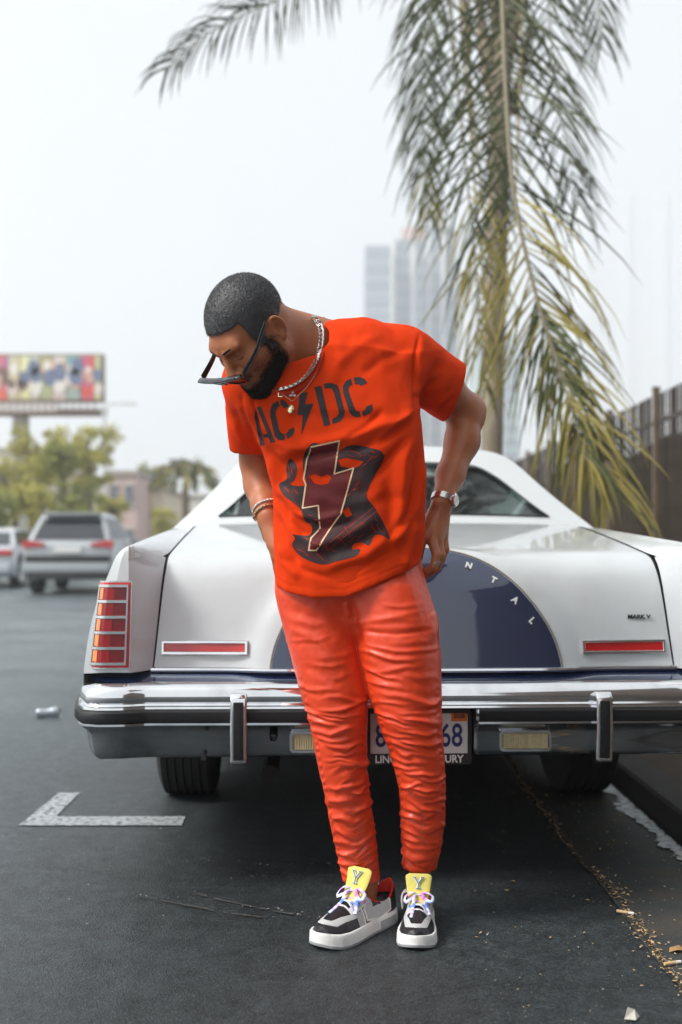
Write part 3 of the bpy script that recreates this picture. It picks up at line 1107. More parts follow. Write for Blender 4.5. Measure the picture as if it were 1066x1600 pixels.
def street_car(name, x, y, rz, m, label, prof, cab, W, wheels, group=None, rear=True):
    c = empty(name, (x, y, 0), label, 'car', group, rz)
    def shell(pr, wb, wt, zt, zb, nm, mm, bev):
        mb = MB()
        n = len(pr)
        V = []
        for s in (-1, 1):
            for a, z in pr:
                w = wb + (wt - wb) * max(0, (z - zb) / (zt - zb))
                V.append((s * w / 2, a, z))
        mb.add(V, [tuple(range(n))[::-1], tuple(range(n, 2 * n))] + [(i, (i + 1) % n, n + (i + 1) % n, n + i) for i in range(n)])
        return mb.build(nm, mm, c, bevel=bev, seg=3)
    shell(prof, W, W * .95, max(p[1] for p in prof), min(p[1] for p in prof), 'body', m, .05)
    shell(cab, W * .93, W * .70, max(p[1] for p in cab), min(p[1] for p in cab), 'cabin', m, .06)
    z0, z1 = cab[0][1], max(p[1] for p in cab)
    # rear window and side windows a little proud of the cabin
    (a0, zA), (a1, zB) = cab[0], cab[1]
    def cw(z): return W * .93 + (W * .70 - W * .93) * (z - z0) / (z1 - z0)
    zl, zh = zA + (zB - zA) * .10, zA + (zB - zA) * .86
    yl, yh = a0 + (a1 - a0) * .10 - .02, a0 + (a1 - a0) * .86 - .02
    MB().prism([(-cw(zl) * .43, 0), (cw(zl) * .43, 0), (cw(zh) * .42, 1), (-cw(zh) * .42, 1)], .03, lambda u, t, d: (u, yl + (yh - yl) * t + d, zl + (zh - zl) * t)).build('rear_window', M_win, c, smooth=False)
    ys = [p[0] for p in cab]
    y0s, y1s = cab[1][0], cab[-2][0]
    for s in (-1, 1):
        for (fa, fb) in ((.04, .30), (.34, .64), (.68, .96)):
            base = [(max(ys) - min(ys)) * f + min(ys) for f in (fa, fb)]
            top = [(y1s - y0s) * f + y0s for f in (fa, fb)]
            zl2, zh2 = z0 + (z1 - z0) * .12, z0 + (z1 - z0) * .82
            V = []
            for d in (0, .03):
                for (yy, zz) in ((base[0] * .88 + top[0] * .12, zl2), (base[1] * .88 + top[1] * .12, zl2), (base[1] * .18 + top[1] * .82, zh2), (base[0] * .18 + top[0] * .82, zh2)):
                    V.append((s * (cw(zz) / 2 + .012 - d), yy, zz))
            MB().add(V, [(0, 1, 2, 3), (7, 6, 5, 4), (0, 4, 5, 1), (1, 5, 6, 2), (2, 6, 7, 3), (3, 7, 4, 0)]).build('side_window', M_win, c, smooth=False)
    for wy in wheels:
        for s in (-1, 1):
            M = Matrix.Translation((s * (W / 2 - .13), wy, .345)) @ Matrix.Rotation(math.pi / 2, 4, 'Y')
            wh = MB().lathe([(.2, -.11), (.33, -.11), (.345, -.08), (.345, .08), (.33, .11), (.2, .11)], 28, M).build('wheel', M_tyre, c)
            MB().lathe([(0, s * .09), (.12, s * .10), (.21, s * .112)], 20, M).build('rim', M_silver, wh)
            MB().tube([(s * (W / 2 - .01), wy + .44 * math.cos(t), .36 + .42 * math.sin(t)) for t in np.linspace(-.1, math.pi + .1, 14)], [(.05, .05)] * 14, 6).build('wheel_arch', M_blackp, c)
    return c


suvx = P(33, 0, 23.1)[0]
sw = 1.86
suv = street_car('sport_utility_car', suvx + sw / 2 + .02, 23.1, math.radians(3), M_silverp, 'silver sport utility car seen from behind in the left lane', 
                 [(.05, .45), (.0, .62), (.03, 1.02), (.12, 1.12), (3.3, 1.08), (4.3, .95), (4.55, .75), (4.55, .40), (4.3, .28), (.25, .30)],
                 [(.10, 1.08), (.62, 1.63), (.95, 1.69), (2.3, 1.66), (3.25, 1.06)], sw, (.95, 3.6))
MB().box((0, .02, .56), (1.72, .16, .20)).build('rear_bumper', M_silverp, suv, bevel=.05, seg=3)
MB().box((0, .03, .40), (1.66, .16, .16)).build('lower_valance', M_blackp, suv, bevel=.03)
MB().box((0, .0, .74), (1.70, .10, .13)).build('bumper_top', M_blackp, suv, bevel=.02)
for s in (-1, 1):
    MB().prism([(s * .46, 1.06), (s * .46, 1.00), (s * .90, .96), (s * .93, 1.10), (s * .80, 1.12)], .18, lambda a, b, t: (a, -.02 + t, b)).build('tail_lamp', M_redrefl, suv, smooth=False)
MB().box((0, -.01, .93), (.52, .04, .13)).build('number_plate', M_plate, suv, smooth=False)
MB().box((0, .55, 1.665), (1.16, .28, .05)).build('spoiler', M_silverp, suv, bevel=.02)
for s in (-1, 1):
    MB().box((s * 1.0, 2.75, 1.10), (.2, .12, .14)).build('wing_mirror', M_silverp, suv, bevel=.03)
sdx = P(36, 0, 27)[0] - .93
sed = street_car('sedan', sdx, 26.2, math.radians(4), M_greyp, 'pale grey sedan cut by the left edge beside the sport utility car',
                 [(.05, .42), (.0, .60), (.03, .92), (.15, 1.0), (3.5, .98), (4.6, .84), (4.75, .62), (4.72, .36), (4.4, .26), (.25, .28)],
                 [(.55, .97), (1.35, 1.38), (1.7, 1.44), (2.5, 1.43), (3.45, .97)], 1.84, (.95, 3.75))
MB().box((0, .02, .48), (1.70, .14, .22)).build('rear_bumper', M_greyp, sed, bevel=.05, seg=3)
for s in (-1, 1):
    MB().box((s * .72, .02, .84), (.36, .10, .14)).build('tail_lamp', M_redrefl, sed, bevel=.03)
MB().box((0, -.01, .72), (.52, .04, .13)).build('number_plate', M_plate, sed, smooth=False)

# building on this side of the street, behind the viewpoint: it is what the boot hump mirrors
t = empty('brick_building', (11.6, -11.0, 0.1), 'dark brown brick building along the pavement mirrored in the navy hump', 'building')
MB().box((0, 0, 6.5), (10, 26, 13)).build('wall', mat('brown_brick', (.045, .030, .024), rough=.85, var=.3, scale=3), t, smooth=False)
MB().box((0, 0, 13.15), (10.3, 26.3, .3)).build('parapet', mat('parapet_stone', (.25, .22, .19), rough=.9), t, smooth=False)

# hazy city air
hz_ = MB().box((0, 380, 98), (1100, 860, 200)).build('haze', None, smooth=False)
hz_['kind'] = 'stuff'
M_haze = bpy.data.materials.new('haze')
M_haze.use_nodes = True
_n, _l = M_haze.node_tree.nodes, M_haze.node_tree.links
_n.remove(_n['Principled BSDF'])
_v = _n.new('ShaderNodeVolumePrincipled')
_v.inputs['Color'].default_value = (.95, .97, 1, 1)
_v.inputs['Density'].default_value = .0022
_v.inputs['Anisotropy'].default_value = .72
scene.cycles.volume_bounces = 6
_l.new(_v.outputs[0], _n['Material Output'].inputs['Volume'])
hz_.data.materials.append(M_haze)
# ================================================================ the parked white coupe
M_white = mat('white_paint', (0.56, 0.60, 0.625), rough=0.30, var=0.02, scale=4, coat=0.8, coatr=.06, dirt=(.44, .45, .45), dscale=6, damt=.35)
M_navy = mat('navy_paint', (0.012, 0.020, 0.052), rough=0.22, var=0.10, scale=6, coat=1.0, coatr=.03)
M_chrome = mat('chrome', (0.78, 0.79, 0.81), rough=0.07, metal=1.0, var=0.03, scale=20, dirt=(.40, .39, .37), dscale=14, damt=.25)
M_chromedark = mat('worn_darkened_chrome', (0.36, 0.38, 0.40), rough=0.09, metal=1.0, var=0.10, scale=9, dirt=(.16, .17, .18), dscale=7, damt=.6)  # darker than the upper chrome: mirrored dark road put into the metal colour
M_rubber = mat('black_rubber', (0.014, 0.015, 0.017), rough=0.5, spec=.3, var=0.2, scale=40)
M_dark = mat('dark_underbody', (0.010, 0.010, 0.010), rough=0.9, var=0.3, scale=10)
M_redlens = mat('red_lens', (0.34, 0.006, 0.010), rough=0.12, var=0.45, scale=16, coat=1.0, detail=1)
M_redlens2 = mat('dark_red_lens', (0.16, 0.004, 0.008), rough=0.10, var=0.3, scale=30, coat=1.0)
M_amber = mat('amber_lens', (0.66, 0.22, 0.04), rough=0.12, var=0.2, scale=40, coat=1.0)
M_clear = mat('ribbed_clear_lens', (0.42, 0.38, 0.22), rough=0.2, var=0.25, scale=60, coat=1.0)
M_blue = mat('plate_blue', (0.018, 0.030, 0.16), rough=0.5, var=0.1, scale=60)
M_letterwhite = mat('letter_white', (0.80, 0.80, 0.80), rough=0.5, var=0.03, scale=60)
M_orange = mat('sticker_orange', (0.80, 0.20, 0.02), rough=0.6, var=0.08, scale=60)
M_bk = mat('letter_black', (0.012, 0.012, 0.012), rough=0.5, var=0.1, scale=60)
M_vinyl = mat('white_vinyl_roof', (0.54, 0.57, 0.59), rough=0.55, var=0.03, scale=40, bump=.12, bscale=400)
M_seat = mat('pale_seat', (0.62, 0.63, 0.62), rough=0.7, var=0.08, scale=15)
M_glass = bpy.data.materials.new('green_tinted_glass')
M_glass.use_nodes = True
_n, _l = M_glass.node_tree.nodes, M_glass.node_tree.links
_n.remove(_n['Principled BSDF'])
_tr = _n.new('ShaderNodeBsdfTransparent')
_tr.inputs[0].default_value = (.50, .60, .55, 1)
_gl = _n.new('ShaderNodeBsdfGlossy')
_gl.inputs['Roughness'].default_value = .02
_gl.inputs[0].default_value = (.9, .95, .95, 1)
_fr = _n.new('ShaderNodeFresnel')
_fr.inputs[0].default_value = 1.6
_mx = _n.new('ShaderNodeMixShader')
_l.new(_fr.outputs[0], _mx.inputs[0])
_l.new(_tr.outputs[0], _mx.inputs[1])
_l.new(_gl.outputs[0], _mx.inputs[2])
_l.new(_mx.outputs[0], _n['Material Output'].inputs[0])

M_navy.node_tree.nodes['Principled BSDF'].inputs['Coat IOR'].default_value = 1.75
M_navy.node_tree.nodes['Principled BSDF'].inputs['Coat Tint'].default_value = (.62, .74, 1, 1)
CARYAW = math.radians(2.0)
car = empty('parked_car', (.236, 3.36, 0), 'white classic coupe with navy boot hump and chrome bumper parked at the kerb', 'car', rotz=CARYAW)
# local axes: x to the right, y towards the nose, z up; y = 0 is the bumper's rear face


def text_mesh(body_, size, extrude=0.0, bold=0.0, align='CENTER'):
    cu = bpy.data.curves.new('t', 'FONT')
    cu.body = body_
    cu.size = size
    cu.extrude = extrude
    cu.offset = bold
    cu.align_x = align
    cu.align_y = 'CENTER'
    cu.resolution_u = 3
    ob = bpy.data.objects.new('t', cu)
    COL.objects.link(ob)
    dg = bpy.context.evaluated_depsgraph_get()
    me = bpy.data.meshes.new_from_object(ob.evaluated_get(dg))
    bpy.data.objects.remove(ob)
    bpy.data.curves.remove(cu)
    return me


def put_text(name, body_, size, m, parent, M, extrude=0.0008, bold=0.0, sx=1.0):
    me = text_mesh(body_, size, extrude, bold)
    me.transform(M @ Matrix.Diagonal((sx, 1, 1, 1)))
    return link(name, me, m, parent)


REAR = Matrix.Rotation(math.pi / 2, 4, 'X')      # text plane facing the rear (-y)

# --- the rear surface: profile of lid from bumper gap over the edge to the rear window
LIDP = [(.136, .652), (.147, .70), (.164, .78), (.181, .86), (.197, .92), (.218, .965), (.252, .998), (.31, 1.020), (.45, 1.040), (.8, 1.082), (1.15, 1.120), (1.42, 1.146)]
LIDC = catmull(LIDP, 90)
lid_len = np.concatenate([[0], np.cumsum(np.linalg.norm(np.diff(LIDC, axis=0), axis=1))])


def lid_pt(u, t, hump=True):
    """u across, t metres along the profile"""
    y = np.interp(t, lid_len, LIDC[:, 0])
    z = np.interp(t, lid_len, LIDC[:, 1])
    k = (abs(u) / .82)
    z -= .018 * k ** 2.5 * min(1, t / .3)
    y += .020 * k ** 2
    if hump:      # raised wheel-shaped hump, fading along the deck
        zz = (t) / .395
        r = math.sqrt((u / .470) ** 2 + zz ** 2)
        h = 1 / (1 + math.exp((r - 1.08) / .045))
        if t > .30: h *= 1
        y -= .030 * h * max(0, 1 - max(0, t - .25) / .35)
        z += .026 * h * min(1, max(0, t - .22) / .15)
    return y, z


us = np.concatenate([np.linspace(-.805, -.55, 12), np.linspace(-.53, .53, 68), np.linspace(.55, .805, 12)])
ts = np.concatenate([np.linspace(0, .6, 64), np.linspace(.63, lid_len[-1], 22)])
LIDW = lambda t: 1 - .035 * min(1, t / .35)
mb = MB()


def fn(u, t):
    y, z = lid_pt(u, t)
    return (u * LIDW(t), y, z)


mb.grid(fn, us, ts)
# turned edges
e1 = [fn(us[0], t) for t in ts]
e2 = [fn(us[-1], t) for t in ts]
e0 = [fn(u, 0) for u in us]
for e, fl in ((e1, 0), (e2, 1), (e0, 1)):
    b = len(mb.v)
    mb.v += [tuple(p) for p in e] + [(p[0] * .995, p[1] + .02, p[2] - .03 * (p[1] > .3)) for p in e]
    L = len(e)
    mb.f += [(b + i, b + i + 1, b + L + i + 1, b + L + i) for i in range(L - 1)]
lid = mb.build('boot_lid', M_white, car, autosmooth=50)

# navy half-round panel on the hump
mb = MB()
RN, AN = 26, 60


def nav(a, r):
    u = .443 * r * math.cos(a)
    t = .0 + .372 * r * math.sin(a)
    y, z = lid_pt(u, t)
    n_off = .004
    return (u * LIDW(t), y - n_off * (1 if t < .28 else .7), z + (.003 if t > .2 else 0))


base = len(mb.v)
angs = np.linspace(0, math.pi, AN)
rs_ = np.linspace(.02, 1, RN)
mb.grid(nav, angs, rs_)
# rim turned under
rim = [nav(a, 1) for a in angs]
b = len(mb.v)
mb.v += rim + [(p[0], p[1] + .006, p[2]) for p in rim]
mb.f += [(b + i, b + i + 1, b + AN + i + 1, b + AN + i) for i in range(AN - 1)]
navy = mb.build('hump_panel', M_navy, lid, autosmooth=60)
# pale gold pinstripe / seam round the panel
mb = MB().tube([Vector(nav(a, 1.012)) for a in np.linspace(0.01, math.pi - .01, 80)], .0022, 6)
mb.build('hump_trim', mat('trim_line', (.30, .27, .22), rough=.4, var=.1, metal=.6), lid)
# letters round the arc
M_letter = mat('satin_letter_metal', (.70, .76, .75), rough=.45, metal=.35, var=.05, scale=60)
WORD = 'CONTINENTAL'
for i, ch in enumerate(WORD):
    a = math.radians(180 - 26.5 - i * (180 - 53) / (len(WORD) - 1))
    u, t = .443 * .915 * math.cos(a), .372 * .93 * math.sin(a)
    y, z = lid_pt(u, t)
    p = Vector((u * LIDW(t), y - .0075, z + .002))
    y2, z2 = lid_pt(u, t + .02)
    tilt = math.atan2(y2 - y, z2 - z)
    put_text('letter', ch, .027, M_letter, lid, Matrix.Translation(p) @ Matrix.Rotation(-tilt, 4, 'X') @ REAR @ Matrix.Rotation((a - math.pi / 2) * .78, 4, 'Z'), extrude=.002, bold=.0012)
put_text('badge_lettering', 'MARK V', .0175, M_rubber, lid, Matrix.Translation((.705, lid_pt(.705, .165)[0] - .003, .812)) @ REAR, extrude=.002, bold=.0004, sx=1.15)
# chrome strip along the lid's lower edge
mb = MB()
for s_ in [0]:
    pts = [(u, lid_pt(u, .0)[0] - .008, .655) for u in np.linspace(-.812, .812, 40)]
    mb.tube(pts, [(.0085, .008)] * 40, 8)
mb.build('lid_trim', M_chrome, lid)
# reflectors with chrome frames
for sx in (-1, 1):
    c = Vector((sx * .650, 0, .722))
    x0, x1, z0, z1 = -.133, .133, -.0215, .0215
    def rp(x, z, off): return (c.x + x, lid_pt(c.x + x, c.z + z - .652)[0] - off, c.z + z)
    mb = MB()
    outer, inner = [(x0, z0), (x1, z0), (x1, z1), (x0, z1)], [(x0 + .0085, z0 + .0085), (x1 - .0085, z0 + .0085), (x1 - .0085, z1 - .0085), (x0 + .0085, z1 - .0085)]
    V = [rp(x, z, -.002) for x, z in outer] + [rp(x * .995, z * .96, .010) for x, z in outer] + [rp(x, z, .010) for x, z in inner] + [rp(x, z, .003) for x, z in inner]
    Fs = []
    for j in range(3):
        for k in range(4):
            Fs.append((j * 4 + k, j * 4 + (k + 1) % 4, (j + 1) * 4 + (k + 1) % 4, (j + 1) * 4 + k))
    mb.add(V, Fs)
    fr = mb.build('reflector_frame', M_chrome, car, bevel=.001, seg=1)
    mb = MB()
    mb.grid(lambda x, z: rp(x, z, .0065 - .25 * z * z * 10), np.linspace(x0 + .009, x1 - .009, 12), np.linspace(z0 + .009, z1 - .009, 4))
    mb.build('reflector', M_redrefl, fr)

# --- fenders with their rear blades (pods)
FPROF = [(.800, 1.024), (.836, 1.036), (.868, 1.036), (.905, 1.008), (.935, .940), (.962, .875), (.985, .79), (1.000, .70), (1.006, .62), (1.002, .52), (.985, .40), (.955, .31)]
FC = catmull(FPROF, 40)


def fend(sx, k, y):
    """profile point k (0..39) at station y"""
    u, z = FC[k]
    # the shoulder climbs slightly to the cabin, the flank stays
    up = np.interp(y, [.1, .4, 1.2, 3.2, 5.4], [0, .018, .062, .02, -.06])
    w = max(0, (z - .62) / .4)
    u2 = u - np.interp(y, [1.0, 1.6, 4.5, 5.6], [0, .012, .012, .05]) * (1 if z < 1.2 else 0)
    if z < .60 and y < .45: z = .60 + (z - .60) * .04
    zf = z + up * w
    if u < .868 and z > .9:      # the inner edge comes down to the lid
        t_ = (.868 - u) / .068
        tl_ = np.interp(max(y, .262), LIDC[:, 0], lid_len)
        ye, ze = lid_pt(.805, tl_)
        t_ = t_ * t_ * (3 - 2 * t_)
        zf = zf * (1 - t_) + (ze + .001) * t_
        ui = .868 + (.805 * LIDW(tl_) + .0045 - .868) * min(1, max(0, (y - .085) / .165))
        u2 = u2 * (1 - t_) + ui * t_
    return (sx * u2, y, zf)


for sx in (-1, 1):
    ysn = [.085, .12, .2, .35, .6, .9, 1.2, 1.6, 2.2, 3.0, 3.8, 4.6, 5.2, 5.55]
    mb = MB()
    mb.grid(lambda k, y: fend(sx, int(k), y), range(40), ysn)
    # rear face of the blade, a little crowned
    kk = [k for k in range(40) if FC[k][1] > .645]
    rim = [fend(sx, k, .085) for k in kk]
    b = len(mb.v)
    inn = []
    for p in rim:
        inn.append((sx * (abs(p[0]) * .5 + .5 * .87), .070, p[2] * .97 + .03 * .8))
    mb.v += rim + inn
    L = len(rim)
    mb.f += [(b + i, b + i + 1, b + L + i + 1, b + L + i) for i in range(L - 1)]
    mid = [(sx * .868, .066, p[2] * .97 + .03 * .8) for p in rim]
    b2 = len(mb.v)
    mb.v += inn + mid
    mb.f += [(b2 + i, b2 + i + 1, b2 + L + i + 1, b2 + L + i) for i in range(L - 1)]
    # inner cheek from the blade to the lid gap
    zs = np.linspace(.655, 1.03, 18)
    def cheek(z, t):
        z2 = .655 + (z - .655) / (1.03 - .655) * (1.034 - .036 * t - .655)
        return (sx * (.868 + (.8095 * LIDW(z2 - .652) - .868) * t), .066 + (lid_pt(.805, np.interp(z2, LIDC[:, 1], lid_len))[0] - .068) * t ** 1.1, z2)
    mb.grid(cheek, zs, [0, .2, .4, .6, .8, 1])
    mb.build('rear_wing', M_white, car, autosmooth=32)
    # tail lamp: five-bar tower wrapped round the blade's corner
    tl = bpy.data.objects.new('tail_lamp', None)
    COL.objects.link(tl)
    tl.parent = car
    z0, z1 = .668, .930
    def lamp(x, z, off):
        """x: 0 inner edge, 1 outer edge wrapping round"""
        xo = np.interp(z, [z0, z1], [.988, .955])
        xi = np.interp(z, [z0, z1], [.862, .856])
        u = xi + (xo - xi) * x
        y = .062 + .045 * max(0, (x - .70) / .30) ** 1.6
        return (sx * (u + off * .5 * (x > .75)), y - off, z)
    xs = [0, .12, .3, .5, .66, .76, .86, .94, 1.0]
    mb = MB()
    mb.grid(lambda x, z: lamp(x, z, .006), xs, np.linspace(z0, z1, 8))
    mb.build('lamp_body', M_chrome, tl)
    # red inner border line
    def band(za, zb, xa, xb, off, name, m, n=12):
        q_ = MB()
        xx = np.linspace(xa, xb, n)
        q_.grid(lambda x, z: lamp(x, z, off), xx, [za, zb])
        for zc in (za, zb):
            q_.grid(lambda x, o: lamp(x, zc, o), xx, [off - .006, off])
        for xc in (xa, xb):
            q_.grid(lambda z, o: lamp(xc, z, o), [za, zb], [off - .006, off])
        return q_.build(name, m, tl, autosmooth=25)
    band(z0 + .004, z1 - .004, .03, .97, .0085, 'lamp_border', M_redrefl)
    hcell = (z1 - z0 - .030) / 5
    for i in range(5):
        za = z0 + .015 + i * hcell
        band(za + .007, za + hcell - .005, .15, .50, .0115, 'lamp_lens', M_redlens2)
        band(za + .007, za + hcell - .005, .505, .76, .0120, 'lamp_lens', M_redlens)
        band(za + .007, za + hcell - .005, .765, .90, .0115, 'lamp_lens', M_amber)
    for i in range(6):
        za = z0 + .012 + i * hcell
        band(za, za + .0075, .10, .95, .0150, 'lamp_bar', M_chrome)
    for xa in (.095, .91):
        band(z0 + .012, z1 - .012, xa, xa + .045, .0135, 'lamp_bar', M_chrome)

# --- bumper: swept profile
def bump_path(n=70):
    pts = []
    for u in sorted(list(np.linspace(-1.03, 1.03, n)) + [-.1681, .1681]):
        a = abs(u)
        y = .012 * (a / 1.0) ** 2
        if a > .80: y += -.026 * (1 / (1 + math.exp(-(a - .845) / .014)))     # the corners step out towards the rear
        if a > .95: y += .26 * ((a - .95) / .08) ** 2.2
        pts.append((u, y))
    for sx, e in ((-1, pts[0]), (1, pts[-1])):
        ext = [(sx * 1.036, e[1] + d) for d in (.10, .25, .42)]
        pts = ext[::-1] + pts if sx < 0 else pts + ext
    return pts


BP = bump_path()


def sweep(prof, name, m, parent, lo=-2, hi=2, inset=lambda u: 0, autosm=40, closed=False):
    q_ = MB()
    path = [p for p in BP if lo <= p[0] <= hi]
    N = len(path)
    def pt(k, i):
        i = int(i)
        d, z = prof[int(k)]
        x, y = path[i]
        a, b = path[max(i - 1, 0)], path[min(i + 1, N - 1)]
        tx, ty = b[0] - a[0], b[1] - a[1]
        L = math.hypot(tx, ty)
        nx, ny = ty / L, -tx / L       # outwards (towards the rear)
        d2 = d + inset(x)
        return (x + nx * d2, y + ny * d2, z)
    q_.grid(pt, range(len(prof)), range(N))
    return q_.build(name, m, parent, autosmooth=autosm)


# profile: (outwards, z)
sweep([(-.08, .628), (-.045, .631), (-.022, .630), (-.006, .624), (.005, .614), (.011, .602), (.013, .591), (.011, .580), (.007, .572), (.010, .567), (.019, .564), (.020, .558), (.012, .556)], 'bumper_top', M_chrome, car)
strip = [(.010, .558), (.024, .556), (.030, .550), (.031, .530), (.028, .520), (.012, .517)]
sweep(strip, 'rubber_strip', M_rubber, car, hi=-.168)
sweep(strip, 'rubber_strip', M_rubber, car, lo=.168)
low_prof = [(.008, .519), (.022, .517), (.024, .511), (.016, .503), (.002, .494), (-.006, .478), (-.010, .455), (-.014, .432), (-.020, .416), (-.034, .408), (-.07, .406)]
cut = .168
sweep(low_prof, 'bumper_face', M_chromedark, car, hi=-cut)
sweep(low_prof, 'bumper_face', M_chromedark, car, lo=cut)
# recess for the number plate
for sx in (-1, 1):
    mb = MB()
    x = sx * cut
    prof = [(-d + .001, z) for d, z in strip + low_prof]
    V = [(x * 1.02, y, z) for y, z in prof] + [(x * .96, y + .012, z) for y, z in prof] + [(x * .945, .085, z) for y, z in prof]
    n_ = len(prof)
    mb.add(V, [(i, i + 1, n_ + i + 1, n_ + i) for i in range(n_ - 1)] + [(n_ + i, n_ + i + 1, 2 * n_ + i + 1, 2 * n_ + i) for i in range(n_ - 1)])
    mb.build('recess_cheek', M_chromedark, car)
MB().box((0, .095, .47), (.34, .02, .15)).build('recess_back', M_bk, car)
# over-riders
for sx in (-1, 1):
    mb = MB()
    x = sx * .535
    pr = [(.030, .600), (-.034, .606), (-.050, .590), (-.053, .50), (-.044, .405), (-.030, .396), (.03, .398)]
    mb.prism([(a, b) for a, b in pr], .048, lambda a, b, t: (x - .024 + t, a, b))
    g = mb.build('bumper_guard', M_chrome, car, bevel=.006, seg=3)
    mb = MB()
    pr = [(-.045, .585), (-.0535, .580), (-.0565, .50), (-.0495, .415), (-.04, .41)]
    mb.prism(pr, .030, lambda a, b, t: (x - .015 + t, a, b))
    mb.build('guard_pad', M_rubber, g, bevel=.003, seg=2)
# reversing lamps
def rrect(w, h, r, n=5):
    o = []
    for cx, cy, a0 in ((w - r, h - r, 0), (-w + r, h - r, 90), (-w + r, -h + r, 180), (w - r, -h + r, 270)):
        for k in range(n):
            a = math.radians(a0 + 90 * k / (n - 1))
            o.append((cx + r * math.cos(a), cy + r * math.sin(a)))
    return o
for sx in (-1, 1):
    cx, cz, cy = sx * .310, .457, .006
    o, i = rrect(.078, .0315, .012), rrect(.069, .0235, .009)
    N = len(o)
    V = [(cx + x, cy + .008, cz + z) for x, z in o] + [(cx + x * .99, cy - .010, cz + z * .98) for x, z in o] + [(cx + x, cy - .010, cz + z) for x, z in i] + [(cx + x, cy + .006, cz + z) for x, z in i]
    mb = MB().add(V, [(j * N + k, j * N + (k + 1) % N, (j + 1) * N + (k + 1) % N, (j + 1) * N + k) for j in range(3) for k in range(N)])
    f = mb.build('reversing_lamp_frame', M_chrome, car)
    mb = MB()
    mb.grid(lambda x, z: (cx + x, cy - .006 + .0012 * math.sin(x * 900), cz + z), np.linspace(-.067, .067, 120), np.linspace(-.0225, .0225, 5))
    mb.build('reversing_lamp', M_clear, f)
# bolt and drain notch seen on the left face
MB().lathe([(0, -.008), (.008, -.007), (.012, -.002), (.012, .01)], 6, Matrix.Translation((-.435, .004, .470)) @ Matrix.Rotation(math.pi / 2, 4, 'X')).build('bumper_bolt', M_rubber, car)
MB().box((-.64, .010, .412), (.014, .022, .012)).box((-.64, .012, .420), (.005, .022, .012)).build('bumper_notch', M_bk, car)
# navy filler panel between bumper and lid
mb = MB()
def filler(u, t):
    a = abs(u)
    y = .105 - .012 + .02 * (a / .8) ** 2 - (.030 if a > .845 else 0)
    if a > .95: y += .2 * ((a - .95) / .06) ** 2
    return (u, y - .075 * (1 - t) + .05 * t, .628 + .022 * t - .004 * (1 - t))
mb.grid(filler, np.linspace(-1.005, 1.005, 60), [0, .2, .45, .7, 1])
mb.build('filler_panel', M_navy, car)
mb = MB().box((0, .19, .60), (1.9, .05, .11))
mb.build('rear_sill', M_dark, car)

# --- number plate
pl = MB().prism(rrect(.152, .0765, .008), .002, lambda x, z, t: (x, .058 - t, .461 + z)).build('number_plate', M_plate, car)
put_text('plate_number', '8LKV168', .098, M_blue, pl, Matrix.Translation((0, .0548, .462)) @ REAR, extrude=.0006, bold=.0012, sx=.72)
put_text('plate_state', 'California', .034, M_redrefl, pl, Matrix.Translation((0, .0548, .521)) @ REAR, extrude=.0005, sx=.9)
st = MB().prism(rrect(.024, .0135, .002), .0012, lambda x, z, t: (.121 + x, .0555 - t, .521 + z)).build('year_sticker', M_orange, pl)
put_text('sticker_year', '2028', .017, M_bk, pl, Matrix.Translation((.121, .0538, .523)) @ REAR, extrude=.0003, bold=.0005)
# dealer frame
mb = MB()
o, i = rrect(.158, .0825, .010), rrect(.1465, .071, .006)
i = [(x, max(z, -.050)) for x, z in i]
N = len(o)
V = [(x, .060, .461 + z) for x, z in o] + [(x, .050, .461 + z) for x, z in o] + [(x, .050, .461 + z) for x, z in i] + [(x, .058, .461 + z) for x, z in i]
mb.add(V, [(j * N + k, j * N + (k + 1) % N, (j + 1) * N + (k + 1) % N, (j + 1) * N + k) for j in range(3) for k in range(N)])
pf = mb.build('plate_frame', M_bk, car)
put_text('frame_lettering', 'LINCOLN MERCURY', .031, M_letterwhite, pf, Matrix.Translation((0, .0494, .3945)) @ REAR, extrude=.0005, bold=.0008, sx=.94)
MB().lathe([(0, -.004), (.005, -.003), (.006, 0), (.006, .003)], 10, Matrix.Translation((.089, .0485, .397)) @ Matrix.Rotation(math.pi / 2, 4, 'X')).build('plate_screw', M_chrome, pf)

# --- cabin
RB, RT = 1.30, 1.95      # rear screen: bottom and top stations
def screen(u, t):
    """t 0 at the deck, 1 at the roof edge"""
    y = RB + (RT - RB) * t + .16 * (abs(u) / .9) ** 2.2 * (1 - .4 * t)
    z = 1.115 + .365 * t - .035 * (abs(u) / .75) ** 2.6 * t
    return (u, y, z)
outl = [(-.93, -.18), (-.865, .06), (-.79, .32), (-.715, .60), (-.655, .84), (-.61, .955), (-.54, 1.03), (-.40, 1.055), (0, 1.065)]
innl = [(-.70, .115), (-.66, .22), (-.60, .40), (-.54, .585), (-.49, .70), (-.455, .755), (-.41, .785), (-.30, .80), (0, .805)]
OUT = catmull(outl, 40)
INN = catmull(innl, 40)
OUT = np.vstack([OUT, OUT[-2::-1] * [-1, 1]])
INN = np.vstack([INN, INN[-2::-1] * [-1, 1]])
mb = MB()
NN = len(OUT)
for w in np.linspace(0, 1, 6):
    for a, b in zip(OUT, INN):
        p = a * (1 - w) + b * w
        mb.v.append(screen(p[0], p[1]))
for j in range(5):
    for k in range(NN - 1):
        mb.f.append((j * NN + k, j * NN + k + 1, (j + 1) * NN + k + 1, (j + 1) * NN + k))
